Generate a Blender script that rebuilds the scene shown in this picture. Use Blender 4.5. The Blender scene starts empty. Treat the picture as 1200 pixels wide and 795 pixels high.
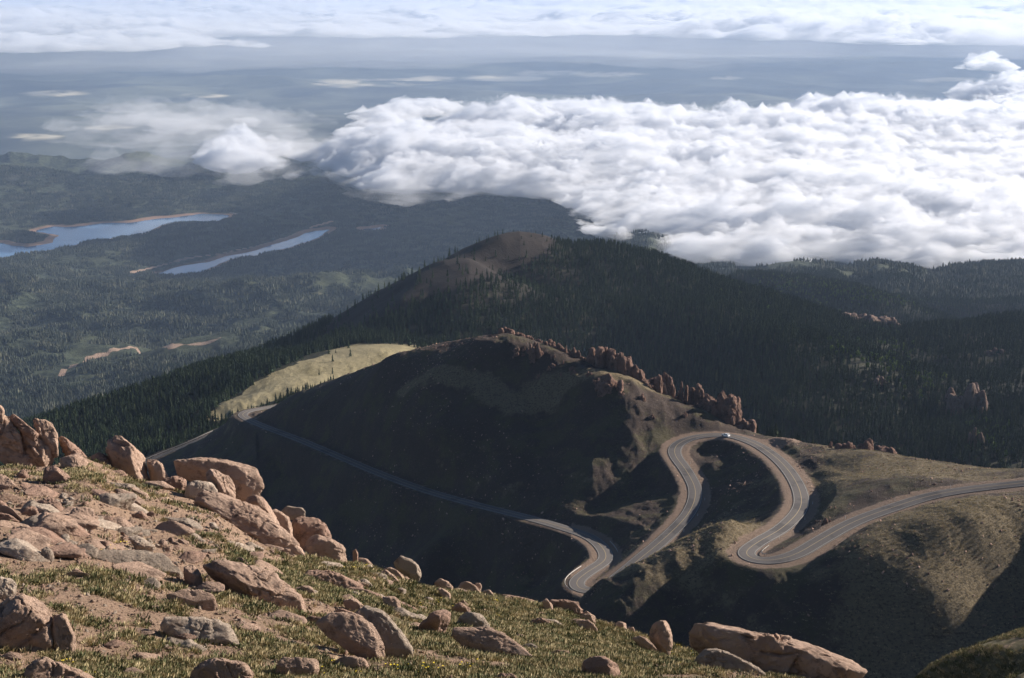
import bpy, bmesh, math, random
import numpy as np
from mathutils import Vector, Matrix
random.seed(7); rng = np.random.default_rng(7)
C = bpy.context.scene.collection
R_ = math.radians
# ------------------------------------------------------------------ camera model
F = 1742.0; PITCH = R_(13.6)
CP, SP = math.cos(PITCH), math.sin(PITCH)
def ray(px, py):
    """direction of a pixel of the 1200 x 795 photograph, scaled to horizontal length 1"""
    x = (np.asarray(px, float) - 600.0) / F
    y = (397.5 - np.asarray(py, float)) / F
    dx = x; dy = CP + y * SP; dz = -SP + y * CP
    h = np.hypot(dx, dy)
    return dx / h, dy / h, dz / h
def az_t(px, py):
    dx, dy, dz = ray(px, py)
    return np.arctan2(dx, dy), dz
def pt(px, py, r=None, z=None):
    dx, dy, dz = ray(px, py)
    if r is None: r = z / dz
    return np.array([dx * r, dy * r, dz * r])
def project(x, y, z):
    zc = y * CP - z * SP; yc = y * SP + z * CP
    return 600 + F * x / zc, 397.5 - F * yc / zc
# ------------------------------------------------------------------ noise
def _h(ix, iy, iz, seed):
    n = (ix.astype(np.int64) * 374761393 + iy.astype(np.int64) * 668265263 + iz.astype(np.int64) * 2147483647 + seed * 1274126177) & 0xffffffff
    n = ((n ^ (n >> 13)) * 1274126177) & 0xffffffff
    n = (n ^ (n >> 16)) & 0xffff
    return n / 32767.5 - 1.0
def noise2(x, y, seed=0):
    x = np.asarray(x, float); y = np.asarray(y, float)
    ix = np.floor(x); iy = np.floor(y); fx = x - ix; fy = y - iy
    ux = fx * fx * fx * (fx * (fx * 6 - 15) + 10); uy = fy * fy * fy * (fy * (fy * 6 - 15) + 10)
    z = np.zeros_like(ix)
    a = _h(ix, iy, z, seed); b = _h(ix + 1, iy, z, seed); c = _h(ix, iy + 1, z, seed); d = _h(ix + 1, iy + 1, z, seed)
    return (a * (1 - ux) + b * ux) * (1 - uy) + (c * (1 - ux) + d * ux) * uy
def fbm2(x, y, wl, octs=4, gain=.5, seed=0, ridged=False):
    s = 0; a = 1; tot = 0; ca, sa = math.cos(.6), math.sin(.6)
    x = np.asarray(x, float) / wl; y = np.asarray(y, float) / wl
    for i in range(octs):
        n = noise2(x + 17.3 * i, y - 9.1 * i, seed + i)
        if ridged: n = 1 - 2 * np.abs(n)
        s = s + a * n; tot += a; a *= gain
        x, y = (ca * x - sa * y) * 2.03, (sa * x + ca * y) * 2.03
    return s / tot
def noise3(p, seed=0):
    i = np.floor(p); f = p - i; u = f * f * f * (f * (f * 6 - 15) + 10)
    r = 0
    for dx in (0, 1):
        for dy in (0, 1):
            for dz in (0, 1):
                w = (u[:, 0] if dx else 1 - u[:, 0]) * (u[:, 1] if dy else 1 - u[:, 1]) * (u[:, 2] if dz else 1 - u[:, 2])
                r = r + w * _h(i[:, 0] + dx, i[:, 1] + dy, i[:, 2] + dz, seed)
    return r
def fbm3(p, wl, octs=4, gain=.5, seed=0):
    q = p / wl; s = 0; a = 1; tot = 0
    M = np.array([[.8, .6, 0], [-.6, .8, 0], [0, 0, 1.]]) @ np.array([[1, 0, 0], [0, .8, .6], [0, -.6, .8]])
    for k in range(octs):
        s = s + a * noise3(q + 11.7 * k, seed + k); tot += a; a *= gain; q = (q @ M) * 2.07
    return s / tot
def sstep(a, b, x):
    t = np.clip((x - a) / (b - a), 0, 1); return t * t * (3 - 2 * t)
# ------------------------------------------------------------------ object helpers
def tag(o, label=None, cat=None, group=None, kind=None):
    if label: o['label'] = label
    if cat: o['category'] = cat
    if group: o['group'] = group
    if kind: o['kind'] = kind
    return o
def np_mesh(name, V, Fc, mat=None, smooth=True, attrs=None, k=None):
    """V (n,3); Fc (m,3) or (m,4)"""
    me = bpy.data.meshes.new(name)
    V = np.asarray(V, np.float32); Fc = np.asarray(Fc, np.int32); k = Fc.shape[1]
    me.vertices.add(len(V)); me.vertices.foreach_set('co', V.ravel())
    me.loops.add(Fc.size); me.loops.foreach_set('vertex_index', Fc.ravel())
    me.polygons.add(len(Fc)); me.polygons.foreach_set('loop_start', np.arange(0, Fc.size, k, dtype=np.int32))
    try: me.polygons.foreach_set('loop_total', np.full(len(Fc), k, np.int32))
    except Exception: pass
    me.polygons.foreach_set('use_smooth', np.full(len(Fc), smooth, bool))
    me.update(calc_edges=True)
    for a, v in (attrs or {}).items():
        at = me.attributes.new(a, 'FLOAT', 'POINT'); at.data.foreach_set('value', np.asarray(v, np.float32))
    if mat: me.materials.append(mat)
    return me
def link(name, me, parent=None, loc=None):
    o = bpy.data.objects.new(name, me); C.objects.link(o)
    if parent: o.parent = parent
    if loc is not None: o.location = loc
    return o
def empty(name, loc, rz=0):
    o = bpy.data.objects.new(name, None); C.objects.link(o); o.location = loc; o.rotation_euler = (0, 0, rz)
    o.empty_display_size = .5; return o
# ------------------------------------------------------------------ terrain control
CT = []   # (az, ln r, t)
def cp(px, py, r): a, t = az_t(px, py); CT.append((a, math.log(r), t))
def ch(px, z, r): a, _ = az_t(px, 397); CT.append((a, math.log(r), z / r))
# foreground slope
for px in (-300, 0, 300, 600, 900, 1200, 1500):
    ch(px, -2.0, 3.0); ch(px, -4.4, 8.0)
for p in [(-250,760,19),(-250,600,30),(-250,540,50),(0,795,17),(0,700,21),(0,620,27),(0,570,36),(0,550,43),
          (100,795,17.5),(100,700,22),(100,620,29),(100,570,37),(100,545,43),
          (200,795,18),(200,700,23),(200,630,31),(200,590,39),(200,580,44),
          (300,795,18.5),(300,710,24),(300,650,32),(300,612,44),
          (400,795,19),(400,730,26),(400,690,34),(400,660,43),
          (500,795,19.5),(500,750,26),(500,712,34),(500,682,44),
          (600,795,20.5),(600,755,28),(600,718,38),(600,700,45),
          (700,795,22),(700,755,30),(700,722,42),
          (800,795,24),(800,768,30),(800,752,37),
          (880,795,25),(900,779,32),(1000,806,30),(1100,850,30),(1200,870,30),(1450,900,30)]: cp(*p)
for p in [(1100,838,60),(1200,828,50),(1200,790,80),(1200,744,146),(1140,768,128),(1080,797,110),(1350,700,165),(1350,790,60)]: cp(*p)
for px, z1 in ((-250,-30),(0,-34),(100,-35),(200,-37),(300,-40),(400,-42)): ch(px, z1, 66); ch(px, z1*1.75, 105)
for px, z1 in ((500,-41),(600,-43),(700,-43),(800,-42),(900,-40),(1000,-40)): ch(px, z1, 66); ch(px, z1*1.75, 105)
for px in (-250, 0, 200, 400, 600): ch(px, -150, 220); ch(px, -265, 400)
for px in (-250, 0, 200): ch(px, -370, 620); ch(px, -372, 800)
for px in (400, 500): ch(px, -330, 560); ch(px, -352, 680)
ch(600,-318,530); ch(700,-150,230); ch(700,-240,360); ch(700,-268,430)
ch(800,-145,230); ch(800,-230,350); ch(800,-252,420)
ch(900,-145,230); ch(900,-225,360); ch(900,-248,430)
ch(1000,-135,220); ch(1000,-215,350); ch(1000,-240,410)
ch(1100,-82,150); ch(1100,-125,220); ch(1100,-208,360)
ch(1200,-112,200); ch(1200,-140,240); ch(1200,-215,360); ch(1400,-140,240); ch(1400,-215,380)
# mid ridge
ROAD = [(1330,553,-182),(1200,566,-189),(1100,579,-194),(1040,597,-197),(1000,612,-199),(960,634,-201),(925,653,-202.5),(893,658,-203.5),(873,650,-204.5),
        (886,637,-205.5),(915,620,-207.5),(937,597,-210.5),(938,578,-213.5),(925,553,-217.5),(905,533,-221),(880,518,-224),(850,510,-226.5),(820,511,-228),
        (796,519,-229.5),(790,530,-230.5),(805,553,-232),(815,575,-233.5),(808,600,-235),(780,630,-237),(750,655,-239),(722,678,-241),(703,691,-242),
        (686,693,-242.5),(674,684,-243),(691,669,-243.5),(709,657,-244.5),(708,645,-246),(692,630,-248),(665,620,-251),(620,607,-255),(560,592,-260),
        (500,575,-266),(440,553,-272),(400,536,-278),(350,515,-285),(310,500,-292),(290,491,-295),(284,486,-297),(290,482,-298.5),(305,479,-301),(335,474,-305)]
ROAD2 = [(262,503,-322),(245,510,-323),(225,519,-326),(200,529,-330),(180,537,-333),(140,556,-340),(90,580,-348)]
for px, py, z in ROAD[:-1]:
    a, t = az_t(px, py); CT.append((a, math.log(z / t), t))
for px, py, z in ROAD2[1:]:
    a, t = az_t(px, py); CT.append((a, math.log(z / t), t))
for p in [(700,425,768),(600,390,840),(560,393,845),(530,399,850),(500,406,856),(480,411,860),(440,425,885),(400,441,930),(370,452,950),(340,464,970),(320,472,985),(540,419,819),(500,430,822),(580,412,813),(540,445,804),(500,455,808),
          (645,403,802),(740,440,764),(780,462,762),(820,476,755),(860,500,745),(800,492,742),(700,500,731),(700,560,700),(700,600,680),(640,480,765),(640,540,730),(640,590,696),(740,500,730),(740,530,716),(750,580,686),(770,545,708),(720,600,668),
          (600,450,793),(600,520,746),(500,475,797),(500,530,764),(400,490,888),(350,490,928),
          (300,540,925),(300,600,890),(400,600,815),(400,650,795),(500,640,712),(500,690,690),(600,650,668),(600,692,650),(635,675,655),(200,580,960),(100,620,930),(0,650,900),
          (680,702,517),(700,694,511),(730,681,510),(760,660,518),(800,640,528),(830,628,534),(860,614,542),(800,662,515),(760,680,506),(830,650,521),(860,638,519),(700,706,503),(730,698,500),
          (700,722,495),(800,700,504),(800,750,489),(760,720,493),(860,660,509),(860,700,496),(850,760,480),
          (1100,625,509),(1100,700,484),(1100,760,471),(1200,598,534),(1200,650,517),(1200,740,494),(1000,655,497),(1060,640,503),(1150,612,519),(1000,720,479),(1000,785,463),(1060,705,480),(900,690,494),(900,760,473),(950,660,505),
          (1350,580,540),(1350,700,490),
          (900,511,716),(950,520,700),(1010,526,670),(1060,535,640),(1130,546,620),(1200,550,600),(1300,550,600),(1050,565,590),(1100,562,585),(1000,580,580),(962,600,565),(950,560,640),
          (860,545,690),(840,560,682),(850,590,640),(890,590,620),(840,618,606)]: cp(*p)
for px, z, r in [(250,-350,1130),(350,-338,1130),(450,-322,1130),(530,-320,1100),(600,-318,1060),(700,-320,1000),(780,-320,960),(870,-305,860),(950,-300,860),(1050,-300,830),(1200,-300,800),(1330,-300,800),
                 (600,-430,1400),(700,-430,1350),(800,-425,1250),(900,-395,1080),(1000,-395,1020),(1100,-390,1000),(1200,-390,960)]: ch(px, z, r)
# meadow and forested mountain
for p in [(350,454,1285),(300,463,1260),(262,474,1230),(450,418,1450),(400,413,1520),(470,412,1500),(370,430,1400),(300,440,1390),
          (500,392,1600),(500,350,1653),(500,311,1712),(550,287,1830),(585,274,1930),(610,270,1975),(635,273,1990),(660,279,2010),(600,330,1866),(700,278,2070),(700,350,1810),(700,415,1620),
          (760,290,2100),(800,303,2050),(800,370,1690),(800,445,1500),(850,322,1980),(900,338,1900),(960,358,1850),(1000,372,1830),(900,480,1320),(900,400,1530),(1000,500,1290),(1000,430,1460),
          (1050,425,1650),(1100,376,2050),(1150,368,2080),(1200,364,2100),(1330,362,2100),(1100,450,1600),(1200,450,1550),(1150,535,1180),(1200,500,1340),(1100,500,1370),(1330,480,1400),
          (470,326,1690),(430,346,1680),(380,372,1700),(340,390,1670),(300,405,1640),(250,422,1620),(200,440,1600),(100,470,1560),(40,483,1540),(0,487,1530),(-200,520,1500),
          (200,495,1300),(100,520,1280),(0,540,1250),(-200,590,1200)]: cp(*p)
for px, z, r in [(-200,-860,2500),(0,-860,2500),(200,-850,2600),(400,-780,2600),(500,-700,2700),(600,-720,3000),(700,-720,3000),(800,-700,2900),(900,-600,2500),(1000,-575,2300),(1100,-600,2450),(1200,-600,2500),(1330,-600,2500)]: ch(px, z, r)
for p in [(870,322,3000),(930,323,2950),(1000,335,2850),(1050,352,2750),(1085,368,2700),(930,304,4700),(980,312,4500),(1030,306,4000),(1090,319,4000),(1140,309,4400),(1200,308,4500),(1330,306,4500),
          (1120,379,2750),(1200,380,2750),(1330,380,2750),(1110,362,3100),(1200,360,3100),(1330,360,3100),(1150,346,3550),(1200,346,3550),(1330,346,3550),(1090,345,3500),(950,345,3500),(1000,350,3450),(900,345,3500),
          (-200,480,4000),(0,480,4000),(100,455,4200),(200,430,4600),(300,390,5200),(400,350,6000),(500,300,7200),(600,265,8400),(0,400,5100),(100,400,5100),(0,330,6500),(200,330,6500),(-200,330,6500),(400,300,7200),
          (300,250,8900),(200,265,8400),(0,200,11500),(-200,200,11500),(200,200,11500),(370,198,11600),(600,215,10500),(800,215,10500),(1000,215,10500),(1250,215,10500)]: cp(*p)
for px, z, r in [(850,-1200,6000),(930,-1300,6500),(1030,-1300,6500),(1140,-1300,6500),(1250,-1300,6500),(700,-1340,7600),(800,-1340,7600)]: ch(px, z, r)
for px in (-250, 0, 200, 400, 600, 800, 1000, 1200, 1450):
    ch(px, -1760, 14500); ch(px, -1855, 20000); ch(px, -1855*1.0, 32000)
CT = np.array(CT)
MQ = .012
def _k(d2): return np.sqrt(d2 + MQ * MQ)
_d2 = (CT[:, None, 0] - CT[None, :, 0]) ** 2 + (CT[:, None, 1] - CT[None, :, 1]) ** 2
_n = len(CT)
_A = np.zeros((_n + 3, _n + 3)); _A[:_n, :_n] = _k(_d2) - 1e-4 * 0; _A[np.arange(_n), np.arange(_n)] += -0.0004
_P = np.c_[np.ones(_n), CT[:, :2]]; _A[:_n, _n:] = _P; _A[_n:, :_n] = _P.T
_w = np.linalg.solve(_A, np.r_[CT[:, 2], 0, 0, 0])
GA = np.linspace(-.46, .46, 600); GL = np.linspace(math.log(1.0), math.log(34000), 1500)
_GT = np.empty((len(GL), len(GA)))
for i0 in range(0, len(GL), 50):
    L, A = np.meshgrid(GL[i0:i0 + 50], GA, indexing='ij')
    q = np.c_[A.ravel(), L.ravel()]
    d2 = (q[:, None, 0] - CT[None, :, 0]) ** 2 + (q[:, None, 1] - CT[None, :, 1]) ** 2
    _GT[i0:i0 + 50] = (_k(d2) @ _w[:_n] + _w[_n] + q @ _w[_n + 1:]).reshape(L.shape)
FIX = []
def t_base(az, lr):
    t = t_raw(az, lr)
    for fa, fr, fd, w0, w1 in FIX:
        c = np.interp(az, fa, fr); t = t + np.interp(az, fa, fd, left=0, right=0) * (1 - sstep(w0, w1, np.abs(lr - c)))
    return t
def t_raw(az, lr):
    fa = np.clip((az - GA[0]) / (GA[1] - GA[0]), 0, len(GA) - 1.001); fl = np.clip((lr - GL[0]) / (GL[1] - GL[0]), 0, len(GL) - 1.001)
    ia = fa.astype(int); il = fl.astype(int); fa = fa - ia; fl = fl - il
    return (_GT[il, ia] * (1 - fa) + _GT[il, ia + 1] * fa) * (1 - fl) + (_GT[il + 1, ia] * (1 - fa) + _GT[il + 1, ia + 1] * fa) * fl
# ------------------------------------------------------------------ roads
def spline(P, step=1.5):
    P = np.asarray(P, float); out = []
    Q = np.vstack([2 * P[0] - P[1], P, 2 * P[-1] - P[-2]])
    for i in range(1, len(Q) - 2):
        p0, p1, p2, p3 = Q[i - 1:i + 3]
        n = max(2, int(np.linalg.norm(p2 - p1) / .5))
        # centripetal parametrisation keeps hairpins round
        t0 = 0; t1 = t0 + np.linalg.norm(p1 - p0) ** .5; t2 = t1 + np.linalg.norm(p2 - p1) ** .5; t3 = t2 + np.linalg.norm(p3 - p2) ** .5
        t = np.linspace(t1, t2, n, endpoint=False)[:, None]
        A1 = (t1 - t) / (t1 - t0) * p0 + (t - t0) / (t1 - t0) * p1; A2 = (t2 - t) / (t2 - t1) * p1 + (t - t1) / (t2 - t1) * p2; A3 = (t3 - t) / (t3 - t2) * p2 + (t - t2) / (t3 - t2) * p3
        B1 = (t2 - t) / (t2 - t0) * A1 + (t - t0) / (t2 - t0) * A2; B2 = (t3 - t) / (t3 - t1) * A2 + (t - t1) / (t3 - t1) * A3
        out.append((t2 - t) / (t2 - t1) * B1 + (t - t1) / (t2 - t1) * B2)
    out = np.vstack(out); d = np.r_[0, np.cumsum(np.linalg.norm(np.diff(out[:, :2], axis=0), axis=1))]
    s = np.arange(0, d[-1], step)
    S = np.c_[[np.interp(s, d, out[:, k]) for k in range(3)]].T
    ker = np.ones(9) / 9
    for k in range(3):
        S[:, k] = np.convolve(np.pad(S[:, k], 4, mode='edge'), ker, mode='valid')
    return S
RD = [spline([pt(a, b, z=z) for a, b, z in L]) for L in (ROAD, ROAD2)]
HW = 3.35                       # half width of the asphalt
def road_normals(S):
    d = np.gradient(S[:, :2], axis=0); d /= np.linalg.norm(d, axis=1)[:, None]
    return np.c_[-d[:, 1], d[:, 0]]
RN = [road_normals(S) for S in RD]
RALL = np.vstack(RD)
def near_road(x, y):
    """distance to the road's centre line and the road's height there"""
    n = len(x); D = np.full(n, 1e9); Z = np.zeros(n)
    sel = np.where((x > RALL[:, 0].min() - 30) & (x < RALL[:, 0].max() + 30) & (y > RALL[:, 1].min() - 30) & (y < RALL[:, 1].max() + 30))[0]
    R = RALL[::2]
    for i in range(0, len(sel), 20000):
        s = sel[i:i + 20000]
        d2 = (x[s, None] - R[None, :, 0]) ** 2 + (y[s, None] - R[None, :, 1]) ** 2
        w = 1 / (d2 + 1) ** 2; D[s] = np.sqrt(d2.min(1)); Z[s] = (w * R[None, :, 2]).sum(1) / w.sum(1)
    return D, Z
# ------------------------------------------------------------------ lakes
LAKES = [(-1352, [(-80,300),(-40,288),(0,285),(30,290),(60,284),(66,276),(40,270),(60,266),(90,266),(120,262),(150,260),(185,256),(210,254),(240,250),(272,252),(262,258),(240,261),(205,262),(180,268),(160,276),(138,279),(100,283),(75,290),(50,296),(25,300),(0,304),(-40,312),(-80,314)]),
         (-1352, [(185,321),(215,312),(240,308),(262,301),(300,293),(325,286),(348,279),(366,272),(388,268),(382,276),(360,284),(340,290),(318,296),(290,300),(268,305),(250,313),(236,319),(210,322)]),
         (-1352, [(428,268),(444,266),(442,271),(430,271)])]
def shrink_py(poly, z): return np.array([pt(a, b, z=z)[:2] for a, b in poly])
LP = [(z, shrink_py(p, z)) for z, p in LAKES]
def densify(P, n=6, amp=35, seed=3):
    out = []
    for i in range(len(P)):
        a, b = P[i], P[(i + 1) % len(P)]
        for k in range(n): out.append(a + (b - a) * k / n)
    out = np.array(out)
    out[:, 0] += amp * fbm2(out[:, 0], out[:, 1], 220, 3, .6, seed); out[:, 1] += amp * 2 * fbm2(out[:, 0], out[:, 1], 220, 3, .6, seed + 9)
    return out
LP = [(z, densify(P)) for z, P in LP]
def poly_sd(x, y, P):
    """signed distance, negative inside"""
    d = np.full(len(x), 1e18); ins = np.zeros(len(x), bool)
    for i in range(len(P)):
        a = P[i]; b = P[(i + 1) % len(P)]; e = b - a
        wx = x - a[0]; wy = y - a[1]; h = np.clip((wx * e[0] + wy * e[1]) / (e @ e), 0, 1)
        d = np.minimum(d, (wx - e[0] * h) ** 2 + (wy - e[1] * h) ** 2)
        c = ((a[1] > y) != (b[1] > y)) & (x < (b[0] - a[0]) * (y - a[1]) / (b[1] - a[1] + 1e-12) + a[0]); ins ^= c
    d = np.sqrt(d); return np.where(ins, -d, d)
def lakes_sd(x, y):
    D = np.full(len(x), 1e9); Z = np.full(len(x), -1352.)
    for z, P in LP:
        s = np.where((x > P[:, 0].min() - 900) & (x < P[:, 0].max() + 900) & (y > P[:, 1].min() - 900) & (y < P[:, 1].max() + 900))[0]
        if len(s):
            d = poly_sd(x[s], y[s], P); D[s] = np.minimum(D[s], d)
    return D, Z
MEADOW = np.array([pt(a, b, r=r)[:2] for a, b, r in [(248,482,1200),(262,470,1240),(300,452,1330),(330,434,1380),(365,419,1450),(410,411,1530),(475,411,1510),(490,414,1470),(450,424,1380),(420,434,1340),(390,446,1300),(350,460,1240),(310,472,1210),(280,480,1190)]])
# ------------------------------------------------------------------ height
def height(x, y, full=True):
    x = np.asarray(x, float); y = np.asarray(y, float)
    r = np.hypot(x, y); lr = np.log(np.maximum(r, 1.0)); az = np.arctan2(x, y)
    t = t_base(np.clip(az, -.45, .45), np.minimum(lr, GL[-1] - .01)); z = t * r
    z = np.where(r > 20000, z * (1 - sstep(20000, 32000, r)) + -1855 * sstep(20000, 32000, r), z)
    # relief by distance
    w1 = 1 - sstep(70, 140, r)
    z += w1 * sstep(3, 14, r) * (.22 * fbm2(x, y, 7, 4, .5, 1) + .08 * fbm2(x, y, 1.1, 4, .6, 21))
    w2 = sstep(90, 300, r) * (1 - sstep(1150, 1600, r))
    z += w2 * (2.6 * fbm2(x, y, 75, 4, .5, 2) + (1.4 - .8 * sstep(.19, .24, az)) * fbm2(x * 1.6 + y * .5, y, 19, 5, .6, 5, ridged=True))
    w3 = sstep(1150, 1600, r) * (1 - sstep(6000, 8500, r))
    z += w3 * (10 * fbm2(x, y, 330, 4, .5, 3) + 4.5 * fbm2(x, y, 120, 3, .5, 13, ridged=True))
    rt_ = sstep(.05, .16, az); w4 = sstep(3300 + 900 * rt_, 4600 + 3900 * rt_, r) * (1 - sstep(12000, 16000, r))
    z += w4 * (170 * fbm2(x * 1.0, y, 1700, 5, .5, 4, ridged=True) + 75 * fbm2(x, y, 800, 4, .5, 44, ridged=True) + 26 * fbm2(x, y, 500, 4, .55, 6))
    w5 = sstep(12000, 18000, r)
    z += w5 * (300 * fbm2(x * .8, y, 7500, 5, .5, 8, ridged=True) - 90)
    near = np.where((r > 6000) & (r < 10500) & (az < .1))[0]
    lake = np.full(len(x), 1e9)
    if len(near):
        d, lz = lakes_sd(x[near], y[near]); lake[near] = d
        zz = z[near]; k = 1 - sstep(0, 420, d)
        tgt = np.maximum(zz - 12, lz + 4 + .05 * np.maximum(d, 0))
        zz = zz * (1 - k) + (lz + np.clip(d, -80, 60) * .22) * k
        zz = np.where(d > 0, np.minimum(zz, lz + 4 + .085 * d + 40 * sstep(900, 1500, d)), zz)
        # the rise beyond the shore must not hide the water
        z[near] = np.where(d < 0, np.minimum(zz, lz - 1.5 + d * .05), np.maximum(zz, lz + np.minimum(d, 60) * .05))
    dr = np.full(len(x), 1e9)
    m = np.where((r > 430) & (r < 1250))[0]
    if len(m):
        d, rz = near_road(x[m], y[m]); dr[m] = d
        k = 1 - sstep(HW + 2.6, HW + 11, d); z[m] = z[m] * (1 - k) + (rz - .22) * k
    return (z, dr, lake) if full else z

# silhouettes of the ground: (px, py), looked for between two distances
def fit_crest(pts, r0, r1, w0, w1, it=3):
    pts = np.array(pts, float); rr = np.exp(np.linspace(math.log(r0), math.log(r1), 500)); n = len(pts)
    FIX.append([np.zeros(n), np.zeros(n), np.zeros(n), w0, w1]); f = FIX[-1]; acc = np.zeros(n)
    for k in range(it):
        for i, (px, py) in enumerate(pts):
            a, t = az_t(px, py); z = height(rr * math.sin(a), rr * math.cos(a), False); j = (z / rr).argmax()
            if k == 0: f[0][i] = a; f[1][i] = math.log(rr[j])
            acc[i] += (t - z[j] / rr[j])
        f[2][:] = acc; f[2][:] = np.where(np.abs(acc) > .06, 0, acc)
fit_crest([(300,481),(340,464),(370,452),(400,441),(450,421),(480,411),(500,406),(530,400),(560,394),(580,392),(600,391),(620,397),(645,405),(670,417),(700,430),(720,436),(740,442),(760,453),(780,463),(820,478),(860,499),(880,505),(900,511),(950,520),(1010,527),(1060,535),(1130,545),(1200,549),(1330,552)], 560, 1100, .05, .16)
fit_crest([(0,495),(100,478),(200,449),(250,431),(300,414),(340,398),(380,379),(430,349),(470,327),(500,312),(550,288),(585,275),(610,271),(635,275),(660,285),(700,286),(760,298),(800,311),(850,330),(900,346),(960,365),(1000,379),(1050,385),(1100,383),(1150,376),(1200,371),(1330,370)], 1300, 2600, .06, .2)
fit_crest([(-100,560),(0,547),(60,547),(100,537),(150,562),(200,575),(250,592),(300,622),(330,640),(380,655),(430,665),(470,680),(500,690),(540,695),(600,704),(650,713),(700,730),(740,742),(780,755),(830,770),(900,785),(1000,806),(1100,830)], 24, 62, .2, .5)
fit_crest([(850,318),(900,311),(930,306),(980,313),(1010,312),(1030,308),(1060,313),(1090,321),(1110,318),(1140,310),(1200,309),(1330,308)], 3150, 5600, .10, .25)
fit_crest([(870,321),(900,322),(930,325),(970,330),(1000,336),(1030,344),(1050,352),(1085,368),(1120,380),(1330,382)], 2600, 3050, .03, .07)
def crest_r(px, k): f = FIX[k]; return float(np.exp(np.interp(az_t(px, 500)[0], f[0], f[1])))
SKY = .05; HAZE = 2.2e-5; HAZE_COL = (.50, .68, 1.0, 1); HAZE_G = .2; EXPO = 1.05; VB = 6
# ------------------------------------------------------------------ materials
class NT:
    def __init__(s, name):
        s.m = bpy.data.materials.new(name); s.m.use_nodes = True; s.t = s.m.node_tree; s.t.nodes.clear()
        s.out = s.n('ShaderNodeOutputMaterial'); s.bsdf = s.n('ShaderNodeBsdfPrincipled')
        s.l(s.bsdf.outputs[0], s.out.inputs[0]); s.bsdf.inputs['Specular IOR Level'].default_value = .15; s.bsdf.inputs['Roughness'].default_value = .9
        s._co = None
    def n(s, t, **kw):
        x = s.t.nodes.new(t)
        for k, v in kw.items(): setattr(x, k, v)
        return x
    def l(s, a, b): s.t.links.new(a, b)
    @property
    def co(s):
        if s._co is None: s._co = s.n('ShaderNodeTexCoord').outputs['Object']
        return s._co
    def put(s, inp, v):
        if hasattr(v, 'is_linked') or hasattr(v, 'links'): s.l(v, inp)
        elif isinstance(v, (tuple, list)): inp.default_value = (*v[:3], 1) if len(inp.default_value) == 4 else v
        else: inp.default_value = v
    def noise(s, scale, detail=4, rough=.55, dist=0, vec=None, sc=None):
        x = s.n('ShaderNodeTexNoise'); x.inputs['Scale'].default_value = scale; x.inputs['Detail'].default_value = detail; x.inputs['Roughness'].default_value = rough; x.inputs['Distortion'].default_value = dist
        v = vec or s.co
        if sc: mp = s.n('ShaderNodeMapping'); mp.inputs['Scale'].default_value = sc; s.l(v, mp.inputs[0]); v = mp.outputs[0]
        s.l(v, x.inputs['Vector']); return x.outputs['Fac']
    def voro(s, scale, feature='F1', out='Distance', rnd=1):
        x = s.n('ShaderNodeTexVoronoi', feature=feature); x.inputs['Scale'].default_value = scale; x.inputs['Randomness'].default_value = rnd; s.l(s.co, x.inputs['Vector']); return x.outputs[out]
    def ramp(s, v, *st, interp='LINEAR'):
        x = s.n('ShaderNodeValToRGB'); e = x.color_ramp.elements; x.color_ramp.interpolation = interp
        while len(e) < len(st): e.new(.5)
        for i, (p, c) in enumerate(st):
            e[i].position = p; e[i].color = (*c, 1) if isinstance(c, (tuple, list)) else (c, c, c, 1)
        s.l(v, x.inputs[0]); return x.outputs[0]
    def rng(s, v, a, b, c=0, d=1):
        x = s.n('ShaderNodeMapRange', interpolation_type='SMOOTHSTEP'); s.put(x.inputs[0], v)
        for i, q in enumerate((a, b, c, d)): x.inputs[i + 1].default_value = q
        return x.outputs[0]
    def mix(s, f, a, b, mode='MIX'):
        x = s.n('ShaderNodeMix', data_type='RGBA', blend_type=mode); s.put(x.inputs[0], f); s.put(x.inputs[6], a); s.put(x.inputs[7], b); return x.outputs[2]
    def math(s, op, a, b=0.0):
        x = s.n('ShaderNodeMath', operation=op); s.put(x.inputs[0], a); s.put(x.inputs[1], b); return x.outputs[0]
    def attr(s, name): x = s.n('ShaderNodeAttribute', attribute_name=name); return x.outputs['Fac']
    def col(s, c): s.put(s.bsdf.inputs['Base Color'], c)
    def bump(s, h, dist, strength=1, prev=None):
        x = s.n('ShaderNodeBump'); x.inputs['Strength'].default_value = strength; x.inputs['Distance'].default_value = dist; s.l(h, x.inputs['Height'])
        if prev is not None: s.l(prev, x.inputs['Normal'])
        s.l(x.outputs[0], s.bsdf.inputs['Normal']); return x.outputs[0]
def simple(name, c, rough=.7, metal=0, spec=.3, var=.15, scale=3):
    m = NT(name); m.bsdf.inputs['Roughness'].default_value = rough; m.bsdf.inputs['Metallic'].default_value = metal; m.bsdf.inputs['Specular IOR Level'].default_value = spec
    n = m.noise(scale, 5); m.col(m.mix(n, [x * (1 - var) for x in c], [min(1, x * (1 + var)) for x in c])); return m.m
def slope_z(m):
    g = m.n('ShaderNodeNewGeometry'); s = m.n('ShaderNodeSeparateXYZ'); m.l(g.outputs['True Normal'], s.inputs[0]); return s.outputs['Z']
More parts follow.
